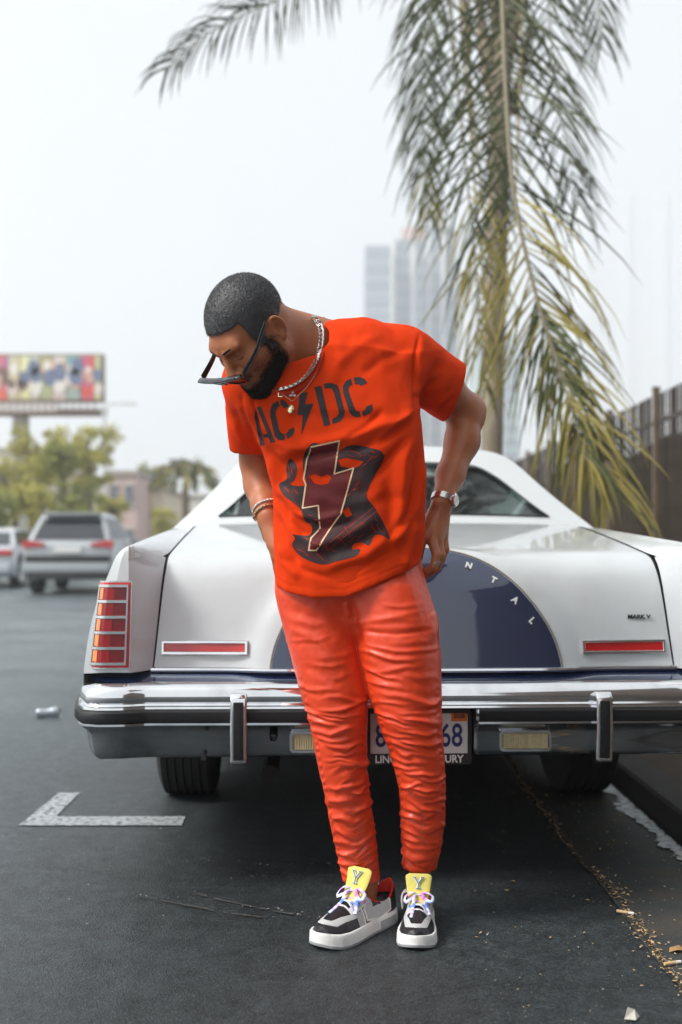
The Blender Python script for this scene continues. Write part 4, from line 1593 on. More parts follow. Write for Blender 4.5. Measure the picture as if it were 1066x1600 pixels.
# below the glass
b = len(mb.v)
lowl = [(-.93, -.18), (-.70, -.10), (-.35, -.06), (0, -.05), (.35, -.06), (.70, -.10), (.93, -.18)]
lw = catmull(lowl, 31)
tp_ = catmull([(-.70, .115), (-.35, .128), (0, .132), (.35, .128), (.70, .115)], 31)
for w in (0, .5, 1):
    for a, c_ in zip(lw, tp_):
        p = np.array(a) * (1 - w) + np.array(c_) * w
        mb.v.append(screen(p[0], p[1]))
for j in range(2):
    for k in range(30):
        mb.f.append((b + j * 31 + k, b + j * 31 + k + 1, b + (j + 1) * 31 + k + 1, b + (j + 1) * 31 + k))
# roof top and sides running forward
rim = [screen(*p) for p in OUT]
b = len(mb.v)
stn = [0, .25, .6, 1.0, 1.5]
for s_ in stn:
    for p in rim:
        fwd = p[1] + s_ * (1 if p[2] > 1.4 else 1)
        sink = .015 * (s_ / 1.5) ** 2 * (1 if p[2] > 1.3 else .3)
        mb.v.append((p[0] * (1 - .01 * s_), fwd, p[2] - sink))
for j in range(len(stn) - 1):
    for k in range(NN - 1):
        mb.f.append((b + j * NN + k, b + j * NN + k + 1, b + (j + 1) * NN + k + 1, b + (j + 1) * NN + k))
roof = mb.build('roof', M_vinyl, car, autosmooth=40)
mb = MB().tube([Vector(screen(p[0], p[1])) + Vector((0, -.006, .004)) for p in INN], .0035, 6)
mb.tube([Vector(screen(p[0], p[1])) + Vector((0, -.006, .004)) for p in tp_], .0035, 6)
mb.build('window_trim', M_rubber, roof)
# rear glass
mb = MB()
nG = len(INN)
b = len(mb.v)
half = nG // 2 + 1
for w in np.linspace(0, 1, 8):
    for k in range(half):
        a, c_ = INN[k], INN[nG - 1 - k]
        p = a * (1 - w) + c_ * w
        x, y, z = screen(p[0], p[1])
        mb.v.append((x, y + .006, z - .003))
for j in range(7):
    for k in range(half - 1):
        mb.f.append((j * half + k, j * half + k + 1, (j + 1) * half + k + 1, (j + 1) * half + k))
rows = len(mb.v)
pb = [(x, screen(x, .12)[1] + .006, screen(x, .12)[2]) for x in np.linspace(-.7, .7, 12)]
mb.build('rear_window', M_glass, roof)
# side glass and windscreen (the far sides of the cabin)
for sx in (-1, 1):
    mb = MB()
    P_ = [(sx * .80, 1.95, 1.14), (sx * .83, 3.9, 1.03), (sx * .70, 3.35, 1.36), (sx * .66, 2.35, 1.40)]
    mb.add(P_, [(0, 1, 2, 3)])
    mb.build('side_window', M_glass, car)
mb = MB().grid(lambda u, t: (u * (1 - .16 * t), 4.05 - .65 * t - .22 * (abs(u) / .8) ** 2, 1.04 + .40 * t), np.linspace(-.8, .8, 14), [0, .5, 1])
mb.build('windscreen', M_glass, car)
# bonnet and nose
mb = MB().grid(lambda u, y: (u, y, np.interp(y, [3.7, 4.6, 5.5, 5.6, 5.62], [1.055, 1.02, .96, .92, .5]) - .03 * (abs(u) / .8) ** 2), np.linspace(-.82, .82, 14), [3.7, 4.2, 4.8, 5.4, 5.55, 5.6, 5.62])
mb.build('bonnet', M_white, car)
# interior: shelf, seat backs with headrests, mirror, dark cabin floor
MB().box((0, 1.62, 1.05), (1.45, .55, .03)).build('parcel_shelf', mat('shelf_cloth', (.10, .12, .12), rough=.9, var=.2), car)
for sx in (-1, 1):
    mb = MB().box((sx * .37, 2.65, .98), (.56, .16, .62), Matrix.Rotation(math.radians(-14), 3, 'X'))
    st_ = mb.build('front_seat', M_seat, car, bevel=.05, seg=3)
    MB().box((sx * .37, 2.74, 1.31), (.30, .09, .16), Matrix.Rotation(math.radians(-14), 3, 'X')).build('headrest', M_seat, st_, bevel=.03, seg=3)
MB().box((0, 1.95, .92), (1.36, .18, .34), Matrix.Rotation(math.radians(-18), 3, 'X')).build('rear_seat', M_seat, car, bevel=.05, seg=3)
MB().box((0, 2.9, .62), (1.6, 2.6, .04)).build('cabin_floor', M_dark, car)
MB().box((0.30, 2.02, 1.395), (.055, .05, .03)).lathe([(0, 0), (.012, .002), (.012, .03)], 10, Matrix.Translation((.30, 1.98, 1.38))).build('ceiling_lamp', M_bk, car, bevel=.008)
# underbody and wheels
MB().box((0, 3.75, .32), (1.40, 4.6, .24)).box((0, .34, .46), (1.70, .24, .08)).build('underbody', M_dark, car)
mb = MB().tube(catmull([(-.45, .16, .33), (-.45, .7, .30), (-.40, 1.6, .28)], 10), .028, 10)
mb.build('exhaust_pipe', M_dark, car)
for sx in (-1, 1):
    for y in (1.46, 4.5):
        Mx = Matrix.Translation((sx * .815, y, .345)) @ Matrix.Rotation(math.pi / 2, 4, 'Y')
        prof = [(.19, -.10), (.26, -.115), (.31, -.113), (.332, -.100)]
        for k in range(6):
            x = -.095 + k * .032
            prof += [(.345, x), (.345, x + .024), (.338, x + .025), (.338, x + .031)]
        prof += [(.345, .097), (.332, .105), (.31, .113), (.26, .115), (.19, .10)]
        prof = sorted(prof, key=lambda t: t[1]) if False else prof
        mb = MB().lathe(prof, 48, Mx)
        w = mb.build('tyre', M_tyre, car, autosmooth=25)
        mb = MB().lathe([(0, sx * .06), (.06, sx * .07), (.10, sx * .05), (.175, sx * .06), (.195, sx * .095)], 28, Mx)
        mb.build('rim', M_chrome, w)
# aerial-like black tab hanging in the rear window is the ceiling lamp; body seam lines at the lid
for sx in (-1, 1):
    mb = MB()
    pts = [(sx * (.8070 * LIDW(t) + .0025), lid_pt(.805, t)[0] + .004, lid_pt(.805, t)[1] - .001) for t in np.linspace(0, .9, 40)]
    mb.tube(pts, .0020, 6)
    mb.build('panel_gap', M_bk, car)
# ================================================================ the person
M_skin = mat('skin', lin((172, 106, 70)), rough=0.42, var=0.22, scale=26, bump=0.3, bscale=520, spec=0.5)
M_skin.node_tree.nodes['Principled BSDF'].inputs['Subsurface Weight'].default_value = 0.03
M_skin.node_tree.nodes['Principled BSDF'].inputs['Subsurface Radius'].default_value = (0.02, 0.008, 0.004)
M_hair = mat('short_hair', (0.052, 0.053, 0.057), rough=0.5, var=0.85, scale=210, bump=1.0, bscale=260, detail=3, spec=.6, dirt=(.13, .135, .145), dscale=14, damt=.5)
M_beard = mat('beard_hair', (0.020, 0.015, 0.013), rough=0.8, var=0.5, scale=300, bump=0.9, bscale=420, detail=2)
M_shirt = mat('red_cotton', (0.72, 0.046, 0.004), rough=0.92, var=0.07, scale=26, bump=0.5, bscale=900, sheen=0.0, spec=0.12)
M_pants = mat('red_satin', (0.74, 0.060, 0.015), rough=0.37, var=0.07, scale=12, bump=0.10, bscale=650, spec=0.55, sheen=0.0)
M_print = mat('dark_print', (0.022, 0.014, 0.017), rough=0.7, var=0.35, scale=60)
M_printred = mat('maroon_print', (0.13, 0.008, 0.010), rough=0.7, var=0.3, scale=40)
M_printline = mat('cream_print', (0.84, 0.58, 0.36), rough=0.7, var=0.08, scale=60)
M_gold = mat('pale_gold', (0.80, 0.66, 0.42), rough=0.25, metal=1.0, var=0.08, scale=200)
M_diamond = mat('glittering_stone', (0.85, 0.86, 0.88), rough=0.12, metal=0.6, var=0.35, scale=500, bump=1.0, bscale=900)
M_blackplastic = mat('black_acetate', (0.012, 0.012, 0.014), rough=0.14, var=0.1, spec=0.7)
M_lens = mat('dark_lens', (0.01, 0.011, 0.016), rough=0.05, var=0.1, spec=0.9)

man = empty('person', (0.08, 3.06, 0.0), 'man in orange red t-shirt and ruched red trousers looking down, hands at his back pockets', 'person')

# --- head frame
hyaw, hpit, hroll, HS = math.radians(51), math.radians(51), math.radians(-5), 1.10
fv = np.array([-math.sin(hyaw) * math.cos(hpit), -math.cos(hyaw) * math.cos(hpit), -math.sin(hpit)])
lv = np.array([math.cos(hyaw), -math.sin(hyaw), 0.0])
uv = np.cross(lv, fv)
if uv[2] < 0: uv = -uv
lv, uv = lv * math.cos(hroll) + uv * math.sin(hroll), uv * math.cos(hroll) - lv * math.sin(hroll)
HM = np.stack([lv, fv, uv])
HO = P(434, 509, 2.83) - HS * (np.array([.084, -.012, -.006]) @ HM)


def hw(p):  # head local -> world
    return HO + HS * (np.array(p, float) @ HM)


def hl(v):  # world -> head local
    return ((np.asarray(v) - HO) @ HM.T) / HS


hb = 0.0022
hv = Vol(HO - 0.19, HO + 0.19, hb)


def hc(a, b, ra, rb, k=0.0, mode='add', vol=None):
    (vol or hv).cone(hw(a), hw(b), ra * HS, rb * HS, k * HS, mode)


def he(c, r, k=0.0, mode='add', ax=None, vol=None):
    M = HM if ax is None else (np.array(ax) @ HM)
    (vol or hv).ell(hw(c), np.array(r) * HS, M, k * HS, mode)


he((0, -.012, .036), (.0765, .099, .088))
he((0, .030, -.025), (.064, .066, .088), .03)
for sx in (-1, 1):
    hc((sx * .054, .004, -.058), (sx * .018, .078, -.104), .021, .020, .035)
    hc((sx * .052, .000, -.02), (sx * .054, .004, -.062), .022, .020, .03)
    he((sx * .043, .064, -.022), (.021, .019, .017), .03)
he((0, .081, -.106), (.026, .021, .019), .02)
hc((-.034, .080, .027), (.034, .080, .027), .0145, .0145, .022)
for sx in (-1, 1):
    he((sx * .032, .104, .006), (.021, .017, .014), .014, 'sub')
    he((sx * .0315, .0735, .005), (.0155, .0150, .0125), .006)
    hc((sx * .014, .099, .021), (sx * .048, .083, .027), .006, .005, .008)
hc((0, .090, .018), (0, .114, -.030), .0085, .0125, .012)
he((0, .113, -.033), (.0145, .0125, .0115), .008)
for sx in (-1, 1):
    he((sx * .0155, .101, -.037), (.0095, .011, .009), .007)
he((0, .082, -.070), (.034, .018, .022), .02)
hc((-.019, .0905, -.0665), (.019, .0905, -.0665), .0068, .0068, .006)
hc((-.017, .0900, -.0790), (.017, .0900, -.0790), .0080, .0080, .006)
hc((-.024, .1010, -.0722), (.024, .1010, -.0722), .0022, .0022, .004, 'sub')
head_noear = hv.like()
# ears
for sx in (-1, 1):
    tilt = math.radians(14)
    eaxl = np.array([[math.cos(.42) , -math.sin(.42) * sx * 1.0, 0], [math.sin(.42) * sx, math.cos(.42), 0], [0, 0, 1]])
    eaxl = np.array([[math.cos(.45), sx * math.sin(.45) * 1.0, 0], [-sx * math.sin(.45), math.cos(.45), 0], [0, 0, 1.0]])
    c0 = np.array([sx * .0825, -.012, -.006])
    e1, e2 = eaxl[1], np.array([0, 0.0, 1.0])
    he(c0 - e1 * .000, (.0065, .0165, .027), .006, ax=eaxl)
    he(c0 + eaxl[0] * sx * .0085 + e1 * .002 + e2 * -.004, (.0085, .0115, .0175), .004, 'sub', ax=eaxl)
    rim = []
    for a in np.linspace(-0.3, 4.2, 12):
        rim.append(c0 + e1 * (math.cos(a) * .0150) + e2 * (math.sin(a) * .0250 + .0005) + eaxl[0] * sx * .004)
    for a, b in zip(rim[:-1], rim[1:]):
        hc(a, b, .0036, .0036, .003)
    hc(c0 + e1 * .013 + e2 * -.006 + eaxl[0] * sx * .003, c0 + e1 * .010 + e2 * -.014 + eaxl[0] * sx * .004, .0045, .0042, .004)
    he(c0 + e1 * .003 + e2 * -.029 + eaxl[0] * sx * .002, (.0055, .0085, .0075), .006, ax=eaxl)

# --- whole body, one surface
bv = Vol((-0.36, 2.62, 0.02), (0.47, 3.42, 1.86), 0.0030)
sl, X, Y, Z = bv.sl(hv.lo + .004, hv.lo + (hv.n - 1) * hb - .004, 0)
pts = np.stack([a.ravel() for a in np.broadcast_arrays(X, Y, Z)], 1)
bv.d[sl] = hv.sample(pts).reshape(bv.d[sl].shape)
# neck and shoulders
bv.cone(hw((0, -.028, -.055)), P(492, 556, 3.03), .064, .074, .03)
bv.cone(hw((.02, -.05, -.03)), P(515, 535, 3.08), .050, .06, .03)
bv.cone(hw((.030, .0, -.06)), P(462, 600, 2.95), .022, .022, .03)
bv.cone(P(400, 592, 3.0), P(640, 560, 3.1), .052, .052, .05)
bv.cone(P(520, 640, 3.05), P(545, 800, 3.07), .105, .10, .05)
bv.cone(P(470, 640, 3.03), P(600, 620, 3.07), .085, .085, .05)
bv.cone(P(545, 800, 3.07), P(556, 930, 3.08), .10, .10, .05)
LEG1 = [(500, 930), (512, 1040), (527, 1140), (538, 1210), (553, 1310), (571, 1385), (574, 1425)]
LEG2 = [(610, 930), (628, 1040), (646, 1140), (658, 1210), (660, 1310), (655, 1385), (657, 1425)]
LR = [.085, .070, .054, .044, .034, .027, .029]
LY1 = [3.07, 3.06, 3.05, 3.07, 3.105, 3.14, 3.135]
LY2 = [3.07, 3.05, 3.04, 3.06, 3.105, 3.145, 3.14]
for L, LY in ((LEG1, LY1), (LEG2, LY2)):
    bv.chain([P(x, y, d) for (x, y), d in zip(L, LY)], LR, .03)
# foot cores, inside the shoes
bv.cone(P(574, 1425, 3.115), (.03, 3.02, .055), .034, .026, .02)
bv.cone(P(657, 1425, 3.125), (.205, 3.02, .055), .034, .026, .02)
# arm at the right of the picture
ARML = [(640, 560, 3.10), (690, 606, 3.18), (727, 643, 3.25), (722, 690, 3.22), (704, 742, 3.17), (692, 782, 3.12)]
bv.chain([P(*p) for p in ARML], [.062, .056, .050, .0465, .037, .029], .025)
bv.cone(P(737, 640, 3.27), P(734, 655, 3.265), .036, .036, .03)
bv.cone(P(683, 786, 3.10), P(683, 788, 3.10), .0125, .0125, .012)          # wrist bone
wl_ = P(689, 792, 3.12)
KN = [(663, 838, 3.085), (675, 846, 3.075), (686, 847, 3.09), (694, 838, 3.115)]
for (x, y, d), off in zip(KN, (-8, -3, 3, 6)):
    bv.cone(P(689 + off * .8, 793, 3.12), P(x, y, d), .019, .0125, .014)
FING = [
    [(663, 838, 3.085), (658, 855, 3.08), (655, 871, 3.095), (653, 886, 3.12)],
    [(675, 846, 3.075), (682, 867, 3.06), (678, 885, 3.06), (662, 896, 3.075)],
    [(686, 847, 3.09), (690, 867, 3.078), (684, 887, 3.085), (667, 899, 3.10)],
    [(694, 838, 3.115), (697, 858, 3.105), (691, 875, 3.11), (676, 889, 3.125)],
]
for fpts, r in zip(FING, (.0110, .0119, .0112, .0097)):
    bv.chain([P(*p) for p in fpts], [r * 1.12, r, r * .95, r * .82], .004)
bv.chain([P(678, 800, 3.14), P(664, 822, 3.155), P(656, 842, 3.165), P(652, 858, 3.17)], [.018, .0125, .0105, .009], .008)
# arm at the left of the picture
ARMR = [(390, 606, 3.04), (393, 670, 3.115), (403, 722, 3.185), (409, 758, 3.18), (416, 790, 3.13), (420, 806, 3.10)]
bv.chain([P(*p) for p in ARMR], [.052, .046, .0465, .046, .037, .031], .025)
for (x, y, d), off in zip([(424, 852, 3.075), (432, 856, 3.06), (440, 856, 3.06), (447, 850, 3.07)], (-5, -2, 2, 5)):
    bv.cone(P(420 + off, 808, 3.10), P(x, y, d), .019, .0135, .014)
    bv.chain([P(x, y, d), P(x + 5, y + 18, d - .004), P(x + 8, y + 34, d + .005), P(x + 9, y + 46, d + .02)], [.0115, .0102, .0095, .008], .004)
bv.chain([P(412, 815, 3.12), P(418, 838, 3.14), P(424, 855, 3.15)], [.018, .013, .010], .008)

v, q = bv.surf()
pxb = proj(v)
hlv = hl(v)
# loose crumbs are cut: keep the mesh as is, smooth a little away from the face
inhead = (np.linalg.norm(hlv * [1, 1, .9], axis=1) < .15).astype(float)
v = relax(v, q, 3, .5, 1 - .75 * inhead)
nrm = vnormals(v, q)
# tendons on the back of the hand, forearm veins
for line, w, a in [([(686, 796), (664, 836)], 3.0, .0012), ([(688, 796), (676, 842)], 3.0, .0014), ([(690, 796), (687, 842)], 3.0, .0012),
                   ([(706, 745), (698, 770), (694, 785)], 3.5, .0012), ([(728, 690), (712, 735)], 4, .0012)]:
    d, t = polydist(proj(v), line)
    ok = (nrm[:, 1] < 0) & (d < w * 3)
    v[ok] += nrm[ok] * (a * np.exp(-(d[ok] / w) ** 2))[:, None]
body = quick_mesh('body', v, q, M_skin, man)

# --- hair, beard, brows
vv, qq = None, None
def masked_shell(name, off, maskfn, m, nz=0.0, res=hb):
    vol = hv.like()
    g = [np.arange(n) * hb + l for n, l in zip(vol.n, vol.lo)]
    XX, YY, ZZ = np.meshgrid(*g, indexing='ij')
    p = np.stack([XX.ravel(), YY.ravel(), ZZ.ravel()], 1)
    L = hl(p)
    mk = maskfn(L[:, 0], L[:, 1], L[:, 2]) * HS
    vol.d = np.maximum(head_noear.d - off, mk.reshape(vol.d.shape)).astype(np.float32)
    a, b = vol.surf()
    a = relax(a, b, 1, .4)
    if nz:
        a = a + vnormals(a, b) * (nz * fbm(a * 240, 2))[:, None]
    return quick_mesh(name, a, b, m, man)


def hair_mask(l, f, u):
    al = np.abs(l)
    top = .060 + np.maximum(0, f - .07) * .25 - u + 0 * l
    side = np.maximum(f - .050, -.012 - u)
    burn = np.maximum(np.maximum(f - .036, .012 - f), -.040 - u)
    back = np.maximum(f + .018, -.058 - u)
    arch = ((f + .006) ** 2 + (u + .008) ** 2) ** .5     # clear a curve round the ear
    sd = np.maximum(np.minimum(np.minimum(side, burn), back), np.where(al > .06, .028 - arch, -.05))
    return np.minimum(top, sd)


def beard_mask(l, f, u):
    al = np.abs(l)
    jit = .0035 * noise3(np.stack([l * 170, f * 170, u * 170], 1)) + .002 * noise3(np.stack([l * 420, f * 420, u * 420], 1))
    line = u - (-.033 - .55 * (f - .015)) + jit
    b = np.maximum(np.maximum(line, .014 - f), -.20 - u)
    mouth = np.sqrt((al / .026) ** 2 + ((u + .0725) / .0135) ** 2) * .0135 - .0135
    b = np.maximum(b, np.where(f > .06, -mouth, -.05))
    must = np.maximum(np.maximum(np.abs(u + .0545) - .0035, al - .030), .06 - f) + .0008
    burn = np.maximum(np.maximum(np.abs(f - .026) - .011 + jit, u + .012), -.05 - u)
    return np.minimum(np.minimum(b, must), burn)


hair = masked_shell('hair', .0026, lambda l, f, u: hair_mask(l, f, u) + .0025, M_hair, .0008)
beard = masked_shell('beard', .0016, lambda l, f, u: beard_mask(l, f, u) + .0075, M_beard, .0006)


def blades(name, maskfn, m, parent, h0, h1, soft_, seed, lift, per=1, lean=.7):
    a, b = head_noear.surf()
    na = vnormals(a, b)
    L = hl(a)
    mk = maskfn(L[:, 0], L[:, 1], L[:, 2])
    rs = np.random.RandomState(seed)
    V, Fc = [], []
    base = 0
    for _ in range(per):
        p_ = np.clip(.45 - mk / soft_, 0, 1)
        sel = np.where(rs.rand(len(a)) < p_)[0]
        c = a[sel] + na[sel] * lift + rs.normal(0, .0008, (len(sel), 3))
        d = na[sel] + rs.normal(0, lean, (len(sel), 3))
        d /= np.linalg.norm(d, axis=1, keepdims=True)
        t = np.cross(d, rs.normal(0, 1, (len(sel), 3)))
        t /= np.maximum(np.linalg.norm(t, axis=1, keepdims=True), 1e-6)
        hh = rs.uniform(h0, h1, (len(sel), 1))
        w = .00055
        V += [c - t * w, c + t * w, c + d * hh]
        n_ = len(sel)
        Fc.append(np.stack([base + np.arange(n_), base + n_ + np.arange(n_), base + 2 * n_ + np.arange(n_)], 1))
        base += 3 * n_
    o = quick_mesh(name, np.vstack(V), np.vstack(Fc), m, man)
    o.parent = parent
    o['kind'] = 'stuff'
    return o


blades('hair_stubble', hair_mask, M_hair, hair, .0025, .0055, .006, 1, .001, 2)
blades('beard_stubble', beard_mask, M_beard, beard, .002, .0055, .012, 2, .0004, 4)
blades('beard_stubble', lambda l, f, u: np.maximum(np.maximum(u + .040, .03 - f), -.13 - u) + .004, M_beard, beard, .0012, .0026, .05, 3, .0002, 2)
mb = MB()
for sx in (-1, 1):
    pts = [hw((sx * x, y, z)) for x, y, z in ((.013, .1045, .0240), (.024, .1015, .0280), (.038, .0935, .0295), (.051, .0815, .0255))]
    mb.tube(catmull(pts, 9), [(.0040 * s, .0018) for s in np.linspace(1, .45, 9) * HS], 6)
mb.build('eyebrow', M_beard, man, world_space=True)
mb = MB()
for sx in (-1, 1):   # lashes of the lowered lids
    pts = [hw((sx * x, y, z)) for x, y, z in ((.019, .0865, -.004), (.027, .0905, -.0065), (.036, .0895, -.006), (.045, .083, -.0025))]
    mb.tube(catmull(pts, 9), .0011, 5)
mb.build('eyelash', M_beard, man, world_space=True)
M_lip = mat('lip', lin((150, 84, 74)), rough=0.4, var=0.12, scale=90)

# --- sunglasses, low on the nose
sg = MB()
gz, gy = -.026, .141
GT = math.radians(6)
def gpt(x, z, y=0.0):      # glasses plane: x across, z up, y forward; slightly wrapped
    return hw((x, gy - .9 * x * x * 1.6 + y + .75 * z, gz + z))
def lens_out(sx, grow):
    o = [(.010, .012), (.030, .021), (.066, .021), (.071, .010), (.062, -.014), (.045, -.021), (.024, -.020), (.012, -.008)]
    cx, cz = .040, 0
    return [(sx * (cx + (x - cx) * grow), cz + (z - cz) * grow) for x, z in o]
for sx in (-1, 1):
    o, i = lens_out(sx, 1.08), lens_out(sx, .84)
    n = len(o)
    V = [gpt(x, z, .004) for x, z in o] + [gpt(x, z, .004) for x, z in i] + [gpt(x, z, -.004) for x, z in o] + [gpt(x, z, -.004) for x, z in i]
    fs = []
    for k in range(n):
        k2 = (k + 1) % n
        fs += [(k, k2, n + k2, n + k), (2 * n + k2, 2 * n + k, 3 * n + k, 3 * n + k2), (k2, k, 2 * n + k, 2 * n + k2), (n + k, n + k2, 3 * n + k2, 3 * n + k)]
    sg.add(V, fs)
sg.tube([gpt(-.014, .010), gpt(0, .013, .002), gpt(.014, .010)], [(.0035, .0045)] * 3, 8)
sg.tube([gpt(x, .0185 - abs(x) * .02, -.001) for x in (-.074, -.045, -.014, 0, .014, .045, .074)], [(.0095, .0045)] * 7, 10, flat=tuple(uv))
glass = sg.build('sunglasses', M_blackplastic, man, world_space=True, bevel=.0012)
for sx in (-1, 1):
    o = lens_out(sx, .90)
    n = len(o)
    ml = MB().add([gpt(x, z, .001) for x, z in o] + [gpt(x, z, -.001) for x, z in o],
                  [tuple(range(n)), tuple(range(n, 2 * n))[::-1]] + [(k, (k + 1) % n, n + (k + 1) % n, n + k) for k in range(n)])
    ml.build('lens', M_lens, glass, world_space=True)
    # the temple arm: from the outer corner of the front to behind the ear
    ta = [hw((sx * .0775, gy - .9 * .0775 ** 2 * 1.6 + .0, gz + .013)), hw((sx * .0785, .075, -.004)), hw((sx * .0805, .03, .014)), hw((sx * .0810, .004, .024))]
    mt = MB().tube(catmull(ta, 14), [((.0026), .0082 - .0045 * t) for t in np.linspace(0, 1, 14)], 8, flat=tuple(uv))
    mt.build('temple_arm', M_blackplastic, glass, world_space=True)

# ---------------------------------------------------------------- t-shirt
tv = Vol((-0.36, 2.72, 0.80), (0.44, 3.36, 1.72), 0.0038)
SEC = [  # row, left, right, centre depth, half depth
    (560, 364, 648, 3.045, .108), (600, 362, 650, 3.04, .130), (650, 380, 655, 3.035, .144), (700, 407, 661, 3.035, .146),
    (760, 427, 666, 3.04, .142), (830, 428, 665, 3.045, .138), (885, 429, 655, 3.05, .136), (960, 431, 640, 3.055, .134)]
SZ = np.array([P(533, r[0], 3.04)[2] for r in SEC])[::-1]
SXC = np.array([((r[1] + r[2]) / 2 - 533) / F * r[3] for r in SEC])[::-1]
SXA = np.array([(r[2] - r[1]) / 2 / F * r[3] for r in SEC])[::-1]
SYC = np.array([r[3] for r in SEC])[::-1]
SYB = np.array([r[4] for r in SEC])[::-1]


def torso_sdf(X, Y, Z):
    cx, ax = np.interp(Z, SZ, SXC), np.interp(Z, SZ, SXA)
    cy, by = np.interp(Z, SZ, SYC), np.interp(Z, SZ, SYB)
    x, y = (X - cx) / ax, (Y - cy) / by
    r = (np.abs(x) ** 2.7 + np.abs(y) ** 2.7) ** (1 / 2.7)
    d = (r - 1) * np.minimum(ax, by)
    top = Z - SZ[-1]
    return np.maximum(d * .9, top)


tv.op(torso_sdf, (-.36, 2.8, .8), (.44, 3.3, 1.62), 0)
tv.cone(P(470, 566, 3.02), P(560, 566, 3.06), .105, .112, .05)
tv.cone(P(560, 570, 3.06), P(628, 562, 3.09), .112, .088, .05)
tv.cone(P(470, 590, 2.99), P(398, 600, 2.985), .085, .072, .05)
# sleeves
sleeve = tv.like()
sleeve.d[:] = .5
sleeve.cone(P(628, 562, 3.09), P(712, 616, 3.19), .088, .083)
pc, pn = P(712, 612, 3.19), np.array([.93, .12, -.30])
pn /= np.linalg.norm(pn)
sleeve.op(lambda X, Y, Z: -((X - pc[0]) * pn[0] + (Y - pc[1]) * pn[1] + (Z - pc[2]) * pn[2]), (-.4, 2.6, .7), (.5, 3.5, 1.8), .008, 'sub')
sleeve.cone(P(680, 596, 3.16), P(740, 634, 3.22), .074, .076, .004, 'sub')
tv.op(lambda X, Y, Z: sleeve.d, tv.lo, tv.lo + (tv.n - 1) * tv.h, .035)
sleeve.d[:] = .5
sleeve.cone(P(388, 603, 3.02), P(390, 714, 3.16), .068, .055)
pc2, pn2 = P(390, 712, 3.10), np.array([-.05, .25, -.95])
pn2 /= np.linalg.norm(pn2)
sleeve.op(lambda X, Y, Z: -((X - pc2[0]) * pn2[0] + (Y - pc2[1]) * pn2[1] + (Z - pc2[2]) * pn2[2]), (-.4, 2.6, .7), (.5, 3.5, 1.8), .008, 'sub')
sleeve.cone(P(393, 690, 3.13), P(396, 740, 3.19), .050, .050, .004, 'sub')
tv.op(lambda X, Y, Z: sleeve.d, tv.lo, tv.lo + (tv.n - 1) * tv.h, .02)
# neck hole
NH = [hw((0, -.03, -.05)), P(482, 546, 3.0), P(505, 570, 3.06)]
tv.chain_sub = None
tv.cone(hw((0, -.02, -.03)), P(474, 548, 2.985), .075, .079, .012, 'sub')
tv.cone(P(474, 548, 2.985), P(484, 556, 3.01), .079, .074, .012, 'sub')
# hem
HEMX, HEMY = [400, 430, 450, 490, 540, 600, 640, 665, 700], [905, 916, 926, 933, 933, 908, 890, 872, 850]


def hem_sdf(X, Y, Z):
    px = 533 + F * X / 3.0 + 0 * Y
    zh = CAMZ - (np.interp(px, HEMX, HEMY) - HORIZ) / F * (3.0 + 0 * Y) - .12 * (Y - 2.93) * 0
    return zh - Z


hs_ = lambda X, Y, Z: -hem_sdf(X, Y, Z)
tv.op(hs_, (-.4, 2.6, .7), (.5, 3.5, 1.2), .006, 'sub')
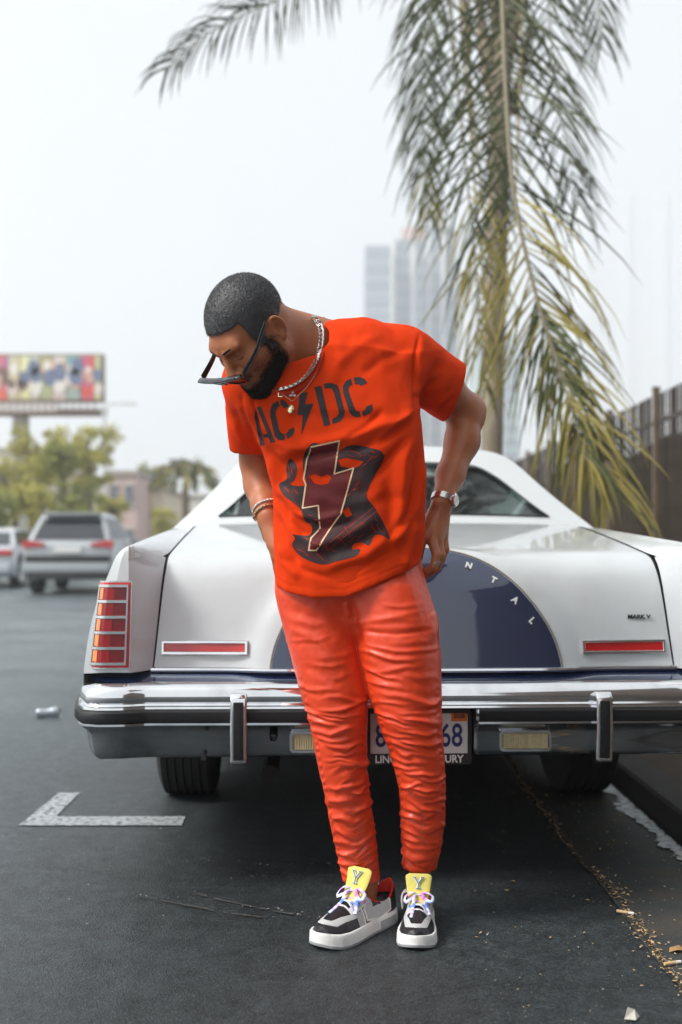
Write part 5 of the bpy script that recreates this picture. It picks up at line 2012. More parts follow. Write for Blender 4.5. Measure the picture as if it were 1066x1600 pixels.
# the inside of the hem is open
tv.op(lambda X, Y, Z: np.maximum(torso_sdf(X, Y, Z) + .007, Z - 1.02), (-.4, 2.6, .7), (.5, 3.5, 1.1), .004, 'sub')
v, q = tv.surf()
v = relax(v, q, 4, .5)
n = vnormals(v, q)
pp = proj(v)
front = np.clip(-n[:, 1] * 3 + .3, 0, 1)
disp = .0030 * fbm(v * [11, 11, 8], 2) + .0013 * fbm(v * [30, 30, 22] + 5, 2)
STROKES = [
    ([(470, 640), (520, 655), (590, 650)], 10, -2.5), ([(420, 690), (480, 704), (540, 700)], 5, 3), ([(600, 640), (572, 668), (540, 684)], 5, -4), ([(648, 640), (612, 668), (580, 700)], 5, 4),
    ([(520, 905), (470, 890), (440, 868)], 5, -3), ([(600, 880), (560, 896), (520, 902)], 5, 3), ([(656, 740), (640, 800), (600, 850)], 6, -4), ([(664, 720), (654, 790), (622, 846)], 5, 4),
    ([(540, 800), (500, 812), (462, 800)], 5, 3), ([(560, 812), (510, 826), (470, 812)], 5, -3), ([(690, 590), (665, 612), (640, 625)], 5, -3), ([(712, 610), (680, 632), (648, 640)], 5, 3),
    ([(600, 520), (560, 540), (520, 575)], 9, 2.5), ([(640, 545), (600, 560), (560, 590)], 8, -2.5), ([(375, 615), (384, 650), (396, 680)], 4, -3), ([(360, 660), (378, 690), (402, 704)], 4, 3),  # polyline, width px, depth mm (+ ridge, - valley)
    ([(425, 712), (470, 698), (530, 686), (600, 664), (640, 650)], 9, 6), ([(440, 728), (490, 712), (545, 700)], 7, -6),
    ([(640, 662), (590, 690), (545, 706)], 7, -6), ([(646, 676), (610, 716), (588, 745)], 7, -5), ([(650, 660), (632, 720), (626, 800), (618, 870)], 9, 6),
    ([(655, 690), (648, 760), (640, 840)], 7, -5), ([(612, 700), (606, 760), (612, 830)], 10, -3),
    ([(416, 700), (440, 728), (452, 745)], 7, -6), ([(421, 715), (432, 760), (446, 800)], 6, 4),
    ([(433, 770), (452, 812), (482, 846)], 6, -7), ([(440, 760), (466, 800), (500, 828)], 6, 5), ([(431, 800), (446, 850), (470, 884)], 6, -6),
    ([(446, 800), (468, 836), (506, 858)], 6, 5), ([(437, 846), (448, 880), (470, 905)], 7, 4), ([(500, 866), (560, 850), (600, 822)], 8, -4),
    ([(480, 856), (540, 838), (590, 806)], 8, 4), ([(520, 905), (580, 886), (640, 846)], 11, -5), ([(500, 890), (570, 868), (630, 826)], 9, 4),
    ([(655, 812), (640, 862), (632, 890)], 7, 5), ([(663, 800), (652, 850), (645, 880)], 6, -5),
    ([(560, 500), (600, 520), (640, 560)], 12, -2), ([(655, 523), (648, 560), (645, 610), (648, 648)], 2.6, -3.5), ([(662, 525), (657, 560), (654, 600)], 6, 1),
    ([(690, 560), (672, 600), (662, 640)], 8, -4), ([(705, 575), (690, 615), (680, 648)], 8, 3), ([(665, 560), (650, 610), (630, 660)], 9, 4),
    ([(362, 640), (376, 670), (404, 690)], 6, -4), ([(370, 628), (392, 655), (412, 680)], 7, 4), ([(392, 610), (402, 650), (412, 690)], 2.6, -3),
    ([(505, 545), (500, 580), (480, 605), (450, 622)], 8, -3), ([(530, 520), (530, 570), (510, 612)], 12, 2.5),
    ([(470, 730), (500, 745), (560, 735)], 9, -3), ([(560, 760), (590, 780), (640, 776)], 9, -2.5), ([(480, 770), (540, 790), (600, 770)], 10, 2.5),
]
for line, w, a in STROKES:
    d, t = polydist(pp, line)
    end = np.clip(np.minimum(t, 1 - t) * 5 + .15, 0, 1)
    disp += front * end * a * .0018 * np.exp(-(d / w) ** 2)
hemd = pp[:, 1] - np.interp(pp[:, 0], HEMX, HEMY)
disp += np.where(np.abs(hemd + 12) < 2.2, -.0009, 0) * front
v = v + n * disp[:, None]
v = relax(v, q, 1, .4)
shirt = quick_mesh('t_shirt', v, q, M_shirt, man)
shirt_bvh = BVHTree.FromPolygons([tuple(p) for p in v], [tuple(int(i) for i in f) for f in q])
CAMP = Vector((0, 0, CAMZ))


def onto(bvhs, px, py, off):
    d = Vector(P(px, py, 1.0)) - CAMP
    d.normalize()
    best = None
    for b in bvhs:
        h = b.ray_cast(CAMP, d, 10)
        if h[0] is not None and (best is None or h[3] < best[3]): best = h
    if best is None: return None
    nn = best[1] if best[1].dot(d) < 0 else -best[1]
    return best[0] + nn * off


# ribbed collar
M_collar = mat('red_rib_knit', (0.66, 0.042, 0.006), rough=0.9, var=0.1, scale=300, bump=0.3, bscale=900)
col_px = [(503, 497, 3.11), (509, 520, 3.06), (507, 548, 2.99), (497, 578, 2.93), (476, 603, 2.90), (450, 616, 2.90), (425, 612, 2.92)]
mb = MB()
pts = []
for x, y, d in catmull(col_px, 40):
    h = onto([shirt_bvh], x, y, .0015)
    pts.append(np.array(h) if h is not None else P(x, y, d))
pts = np.array(pts)
for _ in range(3): pts[1:-1] = (pts[:-2] + pts[1:-1] * 2 + pts[2:]) / 4
mb.tube(pts, [(.0085, .0030)] * 40, 10, flat=(0, -1, 0))
mb.build('collar', M_collar, shirt, world_space=True)


# ---------------------------------------------------------------- prints on the shirt
def decal(name, polys, m, off, cell=7.0, bvhs=None, lab=None):
    """flat print: outlines in photograph pixels, cut into cells and laid on the cloth"""
    bm = bmesh.new()
    for poly in polys:
        vs = [bm.verts.new((x, y, 0)) for x, y in poly]
        for i in range(len(vs)):
            try: bm.edges.new((vs[i], vs[(i + 1) % len(vs)]))
            except ValueError: pass
    bmesh.ops.triangle_fill(bm, use_beauty=True, use_dissolve=False, edges=bm.edges[:])
    xs = [v.co.x for v in bm.verts]
    ys = [v.co.y for v in bm.verts]
    for a, b, ax in ((min(xs), max(xs), 0), (min(ys), max(ys), 1)):
        t = a + cell / 2
        while t < b:
            co = [0, 0, 0]
            no = [0, 0, 0]
            co[ax], no[ax] = t, 1
            bmesh.ops.bisect_plane(bm, geom=bm.verts[:] + bm.edges[:] + bm.faces[:], plane_co=co, plane_no=no)
            t += cell
    dead = []
    for vt in bm.verts:
        h = onto(bvhs or [shirt_bvh], vt.co.x, vt.co.y, off)
        if h is None: dead.append(vt)
        else: vt.co = h
    bmesh.ops.delete(bm, geom=dead, context='VERTS')
    bmesh.ops.recalc_face_normals(bm, faces=bm.faces)
    me = bpy.data.meshes.new(name)
    bm.to_mesh(me)
    bm.free()
    me.shade_smooth()
    o = link(name, me, m, shirt, world_space=True)
    if lab: o['label'] = lab
    return o


def C4(pts, s=4.635, ox=390, oy=580):
    return [(ox + x / s, oy + y / s) for x, y in pts]


LET = [
    [(52, 260), (82, 252), (188, 511), (154, 521), (138, 476), (104, 484), (100, 458), (130, 450)],                                                    # A
    [(44, 268), (56, 292), (112, 532), (80, 540), (36, 330)],
    [(205, 212), (222, 254), (206, 262), (192, 285), (190, 310), (218, 430), (232, 450), (254, 454), (258, 492), (234, 502), (206, 496), (182, 470), (152, 330), (150, 282), (166, 238)],   # C
    [(220, 208), (246, 208), (270, 226), (282, 246), (284, 262), (248, 268), (240, 256), (228, 250)],
    [(284, 424), (320, 404), (328, 436), (312, 466), (276, 488), (262, 452), (280, 440)],
    [(366, 162), (425, 150), (402, 240), (464, 234), (374, 464), (386, 318), (345, 316)],               # bolt
    [(470, 115), (520, 106), (586, 388), (540, 400)],                                                   # D
    [(536, 92), (590, 84), (636, 102), (650, 130), (690, 290), (684, 330), (656, 366), (602, 384), (598, 348), (630, 330), (648, 302), (610, 150), (590, 122), (548, 128)],
    [(734, 52), (746, 96), (722, 112), (716, 140), (758, 262), (772, 286), (796, 290), (806, 326), (782, 334), (748, 326), (722, 296), (676, 150), (676, 108), (698, 72)],   # C
    [(752, 46), (800, 42), (836, 58), (852, 88), (806, 108), (796, 96), (764, 96)],
    [(846, 256), (886, 240), (892, 272), (876, 302), (824, 328), (814, 294), (838, 276)],
]
decal('lettering', [C4(p) for p in LET], M_print, .0009, 2.2)
FIG = [
    # the left arm and shoulder of the printed performer
    [(292, 632), (345, 690), (330, 780), (296, 820), (390, 830), (410, 790), (388, 700), (392, 610), (430, 545), (470, 520), (560, 545), (612, 600), (700, 545), (780, 536),
     (930, 570), (968, 600), (970, 640), (850, 880), (905, 985), (960, 1080), (1018, 1212), (960, 1190), (905, 1190), (868, 1262), (812, 1240), (760, 1250),
     (742, 1290), (800, 1290), (770, 1340), (640, 1375), (540, 1400), (440, 1376), (360, 1330), (310, 1260), (330, 1210), (312, 1182), (360, 1188), (430, 1190),
     (455, 1150), (440, 1110), (400, 1080), (360, 990), (250, 900), (215, 820), (270, 780), (268, 700)],
]
HOLES = [  # cloth showing through the print: the hand, the collar, the guitar's edge
    [(640, 640), (700, 628), (828, 652), (790, 690), (740, 704), (660, 690)],
    [(600, 900), (632, 820), (668, 900), (640, 985), (610, 950)],
    [(430, 760), (470, 742), (520, 764), (566, 744), (592, 770), (572, 812), (520, 826), (468, 812)],
    [(672, 1016), (716, 980), (742, 1040), (704, 1060)],
]
M_fig = mat('worn_dark_print', (0.024, 0.013, 0.016), rough=0.7, var=0.4, scale=50, dirt=(.14, .010, .006), dscale=22, damt=.35)


def soft(poly, k=4, keep=.5):
    p = np.array(poly, float)
    c = catmull(np.vstack([p[-1:], p, p[:2]]), (len(p) + 2) * k + 1)[k:-k]
    return [tuple(x) for x in c[:-1]]


decal('printed_figure', [soft(C4(FIG[0]))] + [C4(h) for h in HOLES], M_fig, .0007, 3)
BOLT = [(447, 548), (650, 504), (614, 744), (754, 700), (662, 1030), (612, 1100), (484, 1296), (430, 1296), (446, 1210), (510, 1140), (498, 972), (384, 992), (408, 820), (392, 780), (416, 640)]
decal('printed_bolt', [C4([(447, 548), (650, 504), (614, 744), (754, 700), (662, 1030), (612, 1100), (484, 1296), (430, 1296), (446, 1210), (510, 1140), (498, 972), (384, 992), (408, 820)])] +
      [C4(HOLES[2])], M_printred, .0011, 3)


def ring_poly(poly, w):
    """thin closed band round an outline, as quads"""
    n_ = len(poly)
    p = [Vector((x, y)) for x, y in poly]
    out = []
    for i in range(n_):
        a, b = p[i], p[(i + 1) % n_]
        d = (b - a).normalized() * (w / 2)
        nn = Vector((-d.y, d.x))
        a2, b2 = a - d * .6, b + d * .6
        out.append([tuple(a2 + nn), tuple(b2 + nn), tuple(b2 - nn), tuple(a2 - nn)])
    return out


bolt_lines = ring_poly(C4(BOLT), 2.3)
lo = []
for k, poly in enumerate(bolt_lines):
    lo.append(poly)
bmm = bmesh.new()
for poly in lo:
    # each side of the outline split along its length so that it follows the cloth
    a, b, c, d = [Vector(p) for p in poly]
    L = max(1, int((b - a).length / 5))
    prev = None
    for i in range(L + 1):
        t = i / L
        pa, pd = a.lerp(b, t), d.lerp(c, t)
        ha, hd = onto([shirt_bvh], pa.x, pa.y, .0014), onto([shirt_bvh], pd.x, pd.y, .0014)
        if ha is None or hd is None:
            prev = None
            continue
        cur = (bmm.verts.new(ha), bmm.verts.new(hd))
        if prev: bmm.faces.new((prev[0], cur[0], cur[1], prev[1]))
        prev = cur
me = bpy.data.meshes.new('printed_outline')
bmm.to_mesh(me)
bmm.free()
link('printed_outline', me, M_printline, shirt, world_space=True)
# small red strokes in the dark print (guitar strings, folds)
M_rp = mat('red_print', (0.42, 0.02, 0.006), rough=.8, var=.4, scale=80)
STR = [[(520, 1290), (900, 985)], [(560, 1300), (940, 1000)], [(480, 1310), (536, 1370)], [(640, 1200), (700, 1260)], [(690, 1130), (730, 1200)], [(530, 1240), (570, 1300)]]
decal('printed_figure', [ring_poly(C4(s) + [C4(s)[0]], .9)[0] for s in STR], M_rp, .0012, 3)

# ---------------------------------------------------------------- trousers
gv = Vol((-0.20, 2.80, 0.05), (0.36, 3.30, 1.06), 0.0029)
L1 = [(890, 492, 46), (912, 488, 55), (930, 489, 57), (960, 493, 55.5), (1020, 507, 54), (1080, 522, 52.5), (1130, 529, 45.5), (1180, 534, 40), (1230, 541, 36.5), (1280, 549, 35), (1330, 558, 32.5), (1352, 562, 31), (1376, 565, 30)]
L2 = [(880, 590, 52), (912, 601, 64), (930, 608, 65), (966, 617, 66.5), (1020, 624, 64), (1080, 632, 58), (1130, 641, 50), (1180, 652, 42), (1230, 660, 37.5), (1280, 661, 35), (1330, 658, 31), (1345, 657, 29), (1359, 656, 27.5)]
D1 = [(890, 3.07), (1020, 3.05), (1130, 3.04), (1230, 3.06), (1368, 3.130)]
D2 = [(880, 3.06), (1020, 3.03), (1130, 3.02), (1230, 3.05), (1356, 3.134)]


def leg_sdf(L, D):
    yy = [r[0] for r in L]
    dd = np.interp(yy, [a for a, b in D], [b for a, b in D])
    z = np.array([P(r[1], r[0], d)[2] for r, d in zip(L, dd)])[::-1]
    x = np.array([P(r[1], r[0], d)[0] for r, d in zip(L, dd)])[::-1]
    a = np.array([r[2] / F * d for r, d in zip(L, dd)])[::-1]
    b = a * np.interp(np.arange(len(a)), [0, 2, 4, len(a) - 1], [.78, .92, 1.04, 1.10])
    dr = dd[::-1]

    def fn(X, Y, Z):
        cx, ax, cy, by = (np.interp(Z, z, t) for t in (x, a, dr, b))
        r = np.sqrt(((X - cx) / ax) ** 2 + ((Y - cy) / by) ** 2)
        return np.maximum((r - 1) * ax * .95, np.maximum(z[0] - Z, Z - z[-1]))
    return fn


l1, l2 = leg_sdf(L1, D1), leg_sdf(L2, D2)
gv.op(l1, gv.lo, gv.lo + gv.n * gv.h, 0)
gv.op(l2, gv.lo, gv.lo + gv.n * gv.h, .012)
gv.cone(P(500, 905, 3.08), P(600, 890, 3.08), .105, .105, .04)
gv.cone(P(540, 925, 3.06), P(552, 945, 3.06), .10, .085, .03)
# openings at the ankles
gv.cone(P(567, 1364, 3.132), P(570, 1390, 3.14), .038, .038, .004, 'sub')
gv.cone(P(656, 1350, 3.132), P(656, 1380, 3.14), 0.036, .036, .004, 'sub')
v, q = gv.surf()
v = relax(v, q, 5, .5)
n = vnormals(v, q)
pp = proj(v)
leg2 = (pp[:, 0] > np.interp(pp[:, 1], [900, 960, 1014, 1062, 1167, 1279, 1400], [530, 541, 561, 570, 590, 606, 612])).astype(float)
c = np.where(leg2 > 0, np.interp(pp[:, 1], [r[0] for r in L2], [r[1] for r in L2]), np.interp(pp[:, 1], [r[0] for r in L1], [r[1] for r in L1]))
hwid = np.where(leg2 > 0, np.interp(pp[:, 1], [r[0] for r in L2], [r[2] for r in L2]), np.interp(pp[:, 1], [r[0] for r in L1], [r[2] for r in L1]))
xr = (pp[:, 0] - c) / hwid
s = pp[:, 1]
seed = np.where(leg2 > 0, 0.0, 31.7)
g = .0014 * fbm(v * [16, 16, 11], 2) + .0006 * fbm(v * 60, 2)
rf = random.Random(77)
for leg in (0, 1):
    on_leg = leg2 == leg
    idx = np.where(on_leg)[0]
    X_, S_, nz_ = xr[idx], s[idx], fbm(np.stack([xr[idx] * 1.6 + 9 * leg, s[idx] / 30, 0 * s[idx] + 2.0], 1), 2)
    back = np.where(n[idx, 1] > .2, 37.0, 0)          # the back of the leg has folds of its own
    acc = np.zeros(len(idx))
    y0 = 948 if leg else 975
    while y0 < 1376:
        dens = np.interp(y0, [940, 1040, 1100, 1180, 1370], [20, 15, 10.5, 9.0, 8.2]) if leg else np.interp(y0, [970, 1080, 1110, 1180, 1370], [30, 22, 10.5, 9.0, 8.2])
        amp = np.interp(y0, [945, 1000, 1060, 1120, 1250, 1376], [.0020, .0026, .0036, .0046, .0052, .0050]) if leg else np.interp(y0, [970, 1070, 1110, 1160, 1376], [.0014, .0016, .0042, .0050, .0050])
        amp *= rf.uniform(.65, 1.4)
        c0, half = rf.uniform(-.75, .75), rf.uniform(.45, 1.25)
        slope = (rf.gauss(6, 5) if leg else rf.gauss(-5, 5)) * (1 if y0 > 1050 else .8)
        curv = rf.gauss(-9, 5)
        w = rf.uniform(2.6, 4.6) * np.interp(y0, [950, 1100, 1370], [1.25, 1.0, .9])
        yf = y0 + slope * X_ + curv * X_ ** 2 + nz_ * 3.5 + back
        u = (S_ - yf) / w
        win = np.clip(1 - ((X_ - c0) / half) ** 2, 0, 1)
        acc += amp * win * (np.exp(-u * u) - .55 * np.exp(-((u - 1.9) / 1.35) ** 2) - .18 * np.exp(-((u + 2.2) / 1.5) ** 2))
        y0 += dens * rf.uniform(.45, 1.05)
    g[idx] += acc * (1 - .45 * np.clip((np.abs(X_) - .75) / .25, 0, 1))
warp = fbm(np.stack([xr * 2, s / 20, v[:, 1] * 9], 1), 2)
# crimped gathering seams down the sides of both legs
for x0_ in (-.90, .90):
    g += .0017 * np.exp(-((xr - x0_) / .055) ** 2) * np.sin(s / 2.0 + 2.5 * warp) * np.interp(s, [1040, 1120], [0, 1])
    g -= .0009 * np.exp(-((xr - x0_ * .90) / .035) ** 2) * np.interp(s, [1060, 1140], [0, 1])
PSTR = [([(549, 936), (556, 968), (566, 1010)], 5, -7), ([(541, 940), (546, 965)], 4, 5), ([(556, 935), (570, 990), (576, 1040)], 9, 3), ([(676, 955), (686, 968), (672, 1000)], 10, 6),
        ([(560, 985), (620, 992), (672, 984)], 3.5, -4), ([(540, 975), (600, 968), (668, 952)], 5, 3), ([(660, 915), (672, 935), (680, 955)], 3, -4),
        ([(450, 950), (490, 966), (530, 1000)], 7, -3), ([(446, 980), (500, 1000), (545, 1050)], 6, 3), ([(470, 1040), (520, 1060), (566, 1100)], 7, -2.5)]
for line, w, a in PSTR:
    d, t = polydist(pp, line)
    endf = np.clip(np.minimum(t, 1 - t) * 5 + .2, 0, 1)
    g += np.clip(-n[:, 1] * 3, 0, 1) * endf * a * .001 * np.exp(-(d / w) ** 2)
v = v + n * g[:, None]
v = relax(v, q, 1, .3)
pants = quick_mesh('trousers', v, q, M_pants, man)
pants_bvh = BVHTree.FromPolygons([tuple(p) for p in v], [tuple(int(i) for i in f) for f in q])

# rough red half tones of the print: coat folds, hat brim, guitar edge
rp = random.Random(31)
HT = []
for (x0, y0, x1, y1, k) in ((700, 570, 920, 620, 7), (780, 700, 900, 600, 6), (720, 900, 860, 800, 7), (880, 1010, 980, 1160, 6), (260, 830, 380, 960, 7), (420, 1060, 600, 1100, 6), (360, 1220, 620, 1330, 8), (640, 1260, 860, 1120, 8), (430, 590, 560, 640, 5), (300, 680, 320, 780, 3)):
    for _ in range(k):
        a = np.array([x0 + (x1 - x0) * rp.random(), y0 + (y1 - y0) * rp.random()]) + [rp.uniform(-18, 18), rp.uniform(-18, 18)]
        d = np.array([x1 - x0, y1 - y0]) / max(1, math.hypot(x1 - x0, y1 - y0))
        L, w = rp.uniform(14, 46), rp.uniform(1.5, 4.5)
        nn_ = np.array([-d[1], d[0]])
        HT.append([tuple(a - d * L), tuple(a + nn_ * w), tuple(a + d * L), tuple(a - nn_ * w * .6)])
decal('printed_figure', [C4(p) for p in HT], M_rp, .0013, 4)
# ---------------------------------------------------------------- shoes
M_leather = mat('black_leather', (0.014, 0.014, 0.018), rough=0.38, var=0.2, scale=80, bump=0.15, bscale=600)
M_suede = mat('grey_suede', (0.48, 0.49, 0.50), rough=0.9, var=0.1, scale=200, bump=0.2, bscale=900)
M_whitel = mat('white_leather', (0.80, 0.79, 0.80), rough=0.5, var=0.05, scale=60, dirt=(.4, .38, .36), dscale=30, damt=.3)
M_sole = mat('white_rubber', (0.84, 0.84, 0.84), rough=0.55, var=0.04, scale=60, dirt=(.34, .32, .30), dscale=22, damt=.35)
M_outsole = mat('grey_rubber', (0.36, 0.38, 0.40), rough=0.6, var=0.1, scale=60)
M_redl = mat('red_lining', (0.55, 0.020, 0.012), rough=0.75, var=0.1, scale=120)
M_yellow = mat('yellow_mesh', (0.70, 0.62, 0.16), rough=0.9, var=0.12, scale=500, bump=0.5, bscale=900)
M_emb = mat('teal_embroidery', (0.05, 0.22, 0.26), rough=0.7, var=0.3, scale=200)
M_lace = bpy.data.materials.new('dyed_lace')
M_lace.use_nodes = True
_n, _l = M_lace.node_tree.nodes, M_lace.node_tree.links
_tc = _n.new('ShaderNodeTexCoord')
_no = _n.new('ShaderNodeTexNoise')
_no.inputs['Scale'].default_value = 38
_no.inputs['Detail'].default_value = 1
_cr = _n.new('ShaderNodeValToRGB')
_cr.color_ramp.elements[0].position = .36
_cr.color_ramp.elements[0].color = (.20, .30, .78, 1)
_cr.color_ramp.elements[1].position = .66
_cr.color_ramp.elements[1].color = (.75, .25, .62, 1)
for pos, c in ((.43, (.50, .66, .86, 1)), (.52, (.80, .82, .88, 1)), (.60, (.50, .48, .84, 1))):
    e = _cr.color_ramp.elements.new(pos)
    e.color = c
_l.new(_tc.outputs['Object'], _no.inputs['Vector'])
_l.new(_no.outputs[0], _cr.inputs[0])
_l.new(_cr.outputs[0], _n['Principled BSDF'].inputs['Base Color'])
_n['Principled BSDF'].inputs['Roughness'].default_value = .8

SY = [0, .008, .03, .07, .12, .16, .20, .235, .265, .288, .300]
SWd = [.012, .026, .034, .037, .038, .043, .0485, .050, .044, .030, .010]
SH = [.114, .114, .114, .111, .104, .095, .084, .073, .064, .056, .048]


def upper_fn(X, Y, Z):
    w, h = np.interp(Y, SY, SWd), np.interp(Y, SY, SH)
    zz = np.maximum(Z - .028, 0) / (h - .028)
    zz2 = np.minimum(Z - .028, 0) / .03
    slim = np.interp(Y, [0, .12, .2, .3], [.25, .45, .5, .35])
    xx = np.abs(X) / (w * (1 - slim * np.clip(zz, 0, 1) ** 1.5 * np.interp(Y, [0, .1, .16], [.25, .7, 1])))
    r = (xx ** 2.4 + zz ** 2.8) ** (1 / 2.4)
    d = (r - 1) * np.minimum(w, h) * .75
    return np.maximum(np.maximum(d, .012 - Z), np.maximum(-.0 - Y, Y - .301))


def make_shoe(heel, toe, mir, fringe=False):
    heel, toe = np.array(heel, float), np.array(toe, float)
    d = toe - heel
    rz = math.atan2(-d[0], d[1])
    sc_ = np.linalg.norm(d) / .30
    root = bpy.data.objects.new('shoe', None)
    COL.objects.link(root)
    root.parent = man
    root.location = Vector(heel) - man.location
    root.rotation_euler = (0, 0, rz)
    root.scale = (sc_, sc_, sc_)
    vol = Vol((-.07, -.02, .0), (.07, .32, .17), .0012)
    vol.op(upper_fn, vol.lo, vol.lo + vol.n * vol.h, 0)
    # ankle opening
    vol.op(lambda X, Y, Z: np.sqrt((X / .029) ** 2 + ((Y - .068) / .062) ** 2) * .029 - .029 + 0 * Z + np.maximum(0, .06 - Z), (-.05, 0, .055), (.05, .14, .17), .006, 'sub')
    v, q = vol.surf()
    v = relax(v, q, 3, .5)
    n = vnormals(v, q)
    fc = v[q].mean(1)
    # panel classes on vertices (for thickness) and faces (for colour): 0 black 1 grey 2 white 3 red
    def cls(p):
        x, y, z = np.abs(p[:, 0]), p[:, 1], p[:, 2]
        c = np.zeros(len(p), int)
        h = np.interp(y, SY, SH)
        # toe band: grey stripe around the vamp
        vt = z - np.interp(y, [.15, .20, .235, .262, .30], [.056, .056, .056, .052, .064])
        c[(y > .165) & (vt > 0) & (vt < .0105)] = 1
        inner = (y > .165) & (vt >= .0105)
        c[inner] = 0
        # lace stay: white at the top of the instep
        c[(y > .115) & (y < .205) & (x < .030) & (z > h - .024)] = 2
        c[(y > .12) & (y < .20) & (x < .017) & (z > h - .030)] = 0
        # side quarter: grey panel with a white edge
        zq = z - .034 - .20 * np.abs(y - .10)
        zt = np.interp(y, [.02, .06, .12, .16], [.080, .080, .090, .062]) - z
        side = (y > .050) & (y < .150) & (zq > 0) & (zt > 0) & (x > .018)
        c[side] = 1
        edge = (y > .044) & (y < .157) & (zq > -.0055) & (zt > -.004) & (x > .018) & ~side
        c[edge] = 2
        w1 = (y > .166) & (y < .192) & (z > .033) & (z < .062 - (y - .166) * .3) & (x > .028)
        c[w1] = 1
        w2 = (y > .160) & (y < .166) & (z > .02) & (z < .075) & (x > .02)
        c[w2] = 2
        c[(y > .085) & (y < .118) & (z > .066) & (z < .082) & (x > .018)] = 0
        # collar lining and its edge
        rr = np.sqrt((p[:, 0] / .029) ** 2 + ((y - .068) / .062) ** 2)
        c[(rr < 1.16) & (z > .07)] = 3
        c[(y < .03) & (z > .088)] = 3
        return c
    cv, cf = cls(v), cls(fc)
    v = v + n * (np.array([0, .0008, .0012, .0004])[cv])[:, None]
    me = bpy.data.meshes.new('shoe_upper')
    me.vertices.add(len(v))
    me.vertices.foreach_set('co', v.astype(np.float32).ravel())
    me.loops.add(q.size)
    me.loops.foreach_set('vertex_index', np.asarray(q, np.int32).ravel())
    me.polygons.add(len(q))
    me.polygons.foreach_set('loop_start', np.arange(0, q.size, 4, dtype=np.int32))
    me.update(calc_edges=True)
    me.validate()
    up = link('shoe_upper', me, [M_leather, M_suede, M_whitel, M_redl], root)
    me.polygons.foreach_set('material_index', cf.astype(np.int32))
    me.shade_smooth()
    ubvh = BVHTree.FromPolygons([tuple(p) for p in v], [tuple(int(i) for i in f) for f in q])
    # sole: moulded cup
    ys = np.concatenate([np.linspace(0, .04, 7), np.linspace(.06, .24, 10), np.linspace(.255, .300, 9)])
    def outline(gr):
        w = np.interp(ys, SY, SWd) + gr
        w[0] = w[-1] = .008
        yy = ys.copy()
        yy[0] -= gr * .9
        yy[-1] += gr * .9
        L = [(-a, b) for a, b in zip(w, yy)] + [(a, b) for a, b in zip(w[::-1], yy[::-1])]
        return L
    m = MB()
    rings = [(.0, .0062), (.002, .0072), (.007, .0076), (.007, .0066), (.026, .0058), (.032, .0048), (.035, .0030), (.0355, -.004)]
    base = 0
    N = len(outline(0))
    for z, gr in rings:
        for x, y in outline(gr):
            lift = .010 * max(0, (y - .24) / .06) ** 2
            m.v.append((x, y, z + (lift if z < .02 else lift * .8)))
    for i in range(len(rings) - 1):
        for k in range(N):
            k2 = (k + 1) % N
            m.f.append((i * N + k, i * N + k2, (i + 1) * N + k2, (i + 1) * N + k))
    m.f.append(tuple(range(N))[::-1])
    m.f.append(tuple((len(rings) - 1) * N + k for k in range(N)))
    so = m.build('sole', [M_sole, M_outsole, M_redl], root)
    for p in so.data.polygons:
        c = p.center
        if c.z < .0072 + .010 * max(0, (c.y - .24) / .06) ** 2: p.material_index = 1
        elif .145 < c.y < .165 and c.z < .028 and c.x * mir > 0: p.material_index = 2
        elif .03 < c.y < .10 and c.z < .028: p.material_index = 1 if c.z < .018 else 0
    # tongue
    m = MB()
    tp = [(0, .176, .086), (0, .156, .106), (0, .142, .126), (0, .133, .148), (0, .128, .162)]
    m.tube(catmull(tp, 12), [(w, t) for w, t in zip(np.interp(np.linspace(0, 1, 12), [0, .3, .8, .93, 1], [.022, .031, .038, .036, .027]), np.interp(np.linspace(0, 1, 12), [0, .5, .9, 1], [.003, .006, .006, .003]))], 20, flat=(0, 1, 1))
    m.build('tongue', M_yellow, root)
    # embroidered emblem on the tongue: a Y with serifs in a white border
    def tz(x, t):
        y, z = np.interp(t, [0, 1], [.143, .132]), np.interp(t, [0, 1], [.124, .154])
        return np.array([x, y + .0095 - 5.0 * x * x, z + .002])
    for g_, mm, off in ((1.0, M_whitel, 0), (.42, M_emb, .0012)):
        m = MB()
        for a, b, w in (((-.011, .95), (0, .45), .0034), ((.011, .95), (0, .45), .0034), ((0, .48), (0, .0), .0036), ((-.015, .97), (-.007, .97), .0028), ((.007, .97), (.015, .97), .0028), ((-.006, .02), (.006, .02), .0028)):
            pa, pb = tz(*a) + [0, off, off * .4], tz(*b) + [0, off, off * .4]
            m.tube([pa, (pa + pb) / 2, pb], [(w * g_, .0011)] * 3, 8, flat=(0, 1, .3))
        m.build('emblem', mm, root)
    # laces
    m = MB()
    def on(x, y, off=.002):
        h = ubvh.ray_cast(Vector((x, y, .3)), Vector((0, 0, -1)), 1)
        z = h[0].z if h[0] is not None else .09
        return np.array([x, y, max(z, .05) + off])
    rows = [.130, .146, .162, .178]
    for k, y in enumerate(rows):
        a, b = on(-.026, y - .004), on(.026, y - .004)
        for s_ in (-1, 1):
            pts = [on(s_ * -.027, y), on(s_ * -.012, y + .004, .005), on(s_ * .010, y + .010, .0045), on(s_ * .027, y + .014)]
            m.tube(catmull(pts, 9), [(.0042, .0013)] * 9, 8, flat=(0, 0, 1))
    k0 = on(0, .152, .012)
    def lace(pts, w=.0044):
        m.tube(catmull(pts, 16), [(w, .0014)] * 16, 8, flat=(0, .3, 1))
    lace([k0, k0 + [-.020, .010, .010], k0 + [-.042, .014, .000], k0 + [-.036, .026, -.012], k0 + [-.012, .012, -.002], k0])
    lace([k0, k0 + [.018, .012, .010], k0 + [.036, .016, -.002], k0 + [.034, .028, -.014], k0 + [.012, .012, -.002], k0])
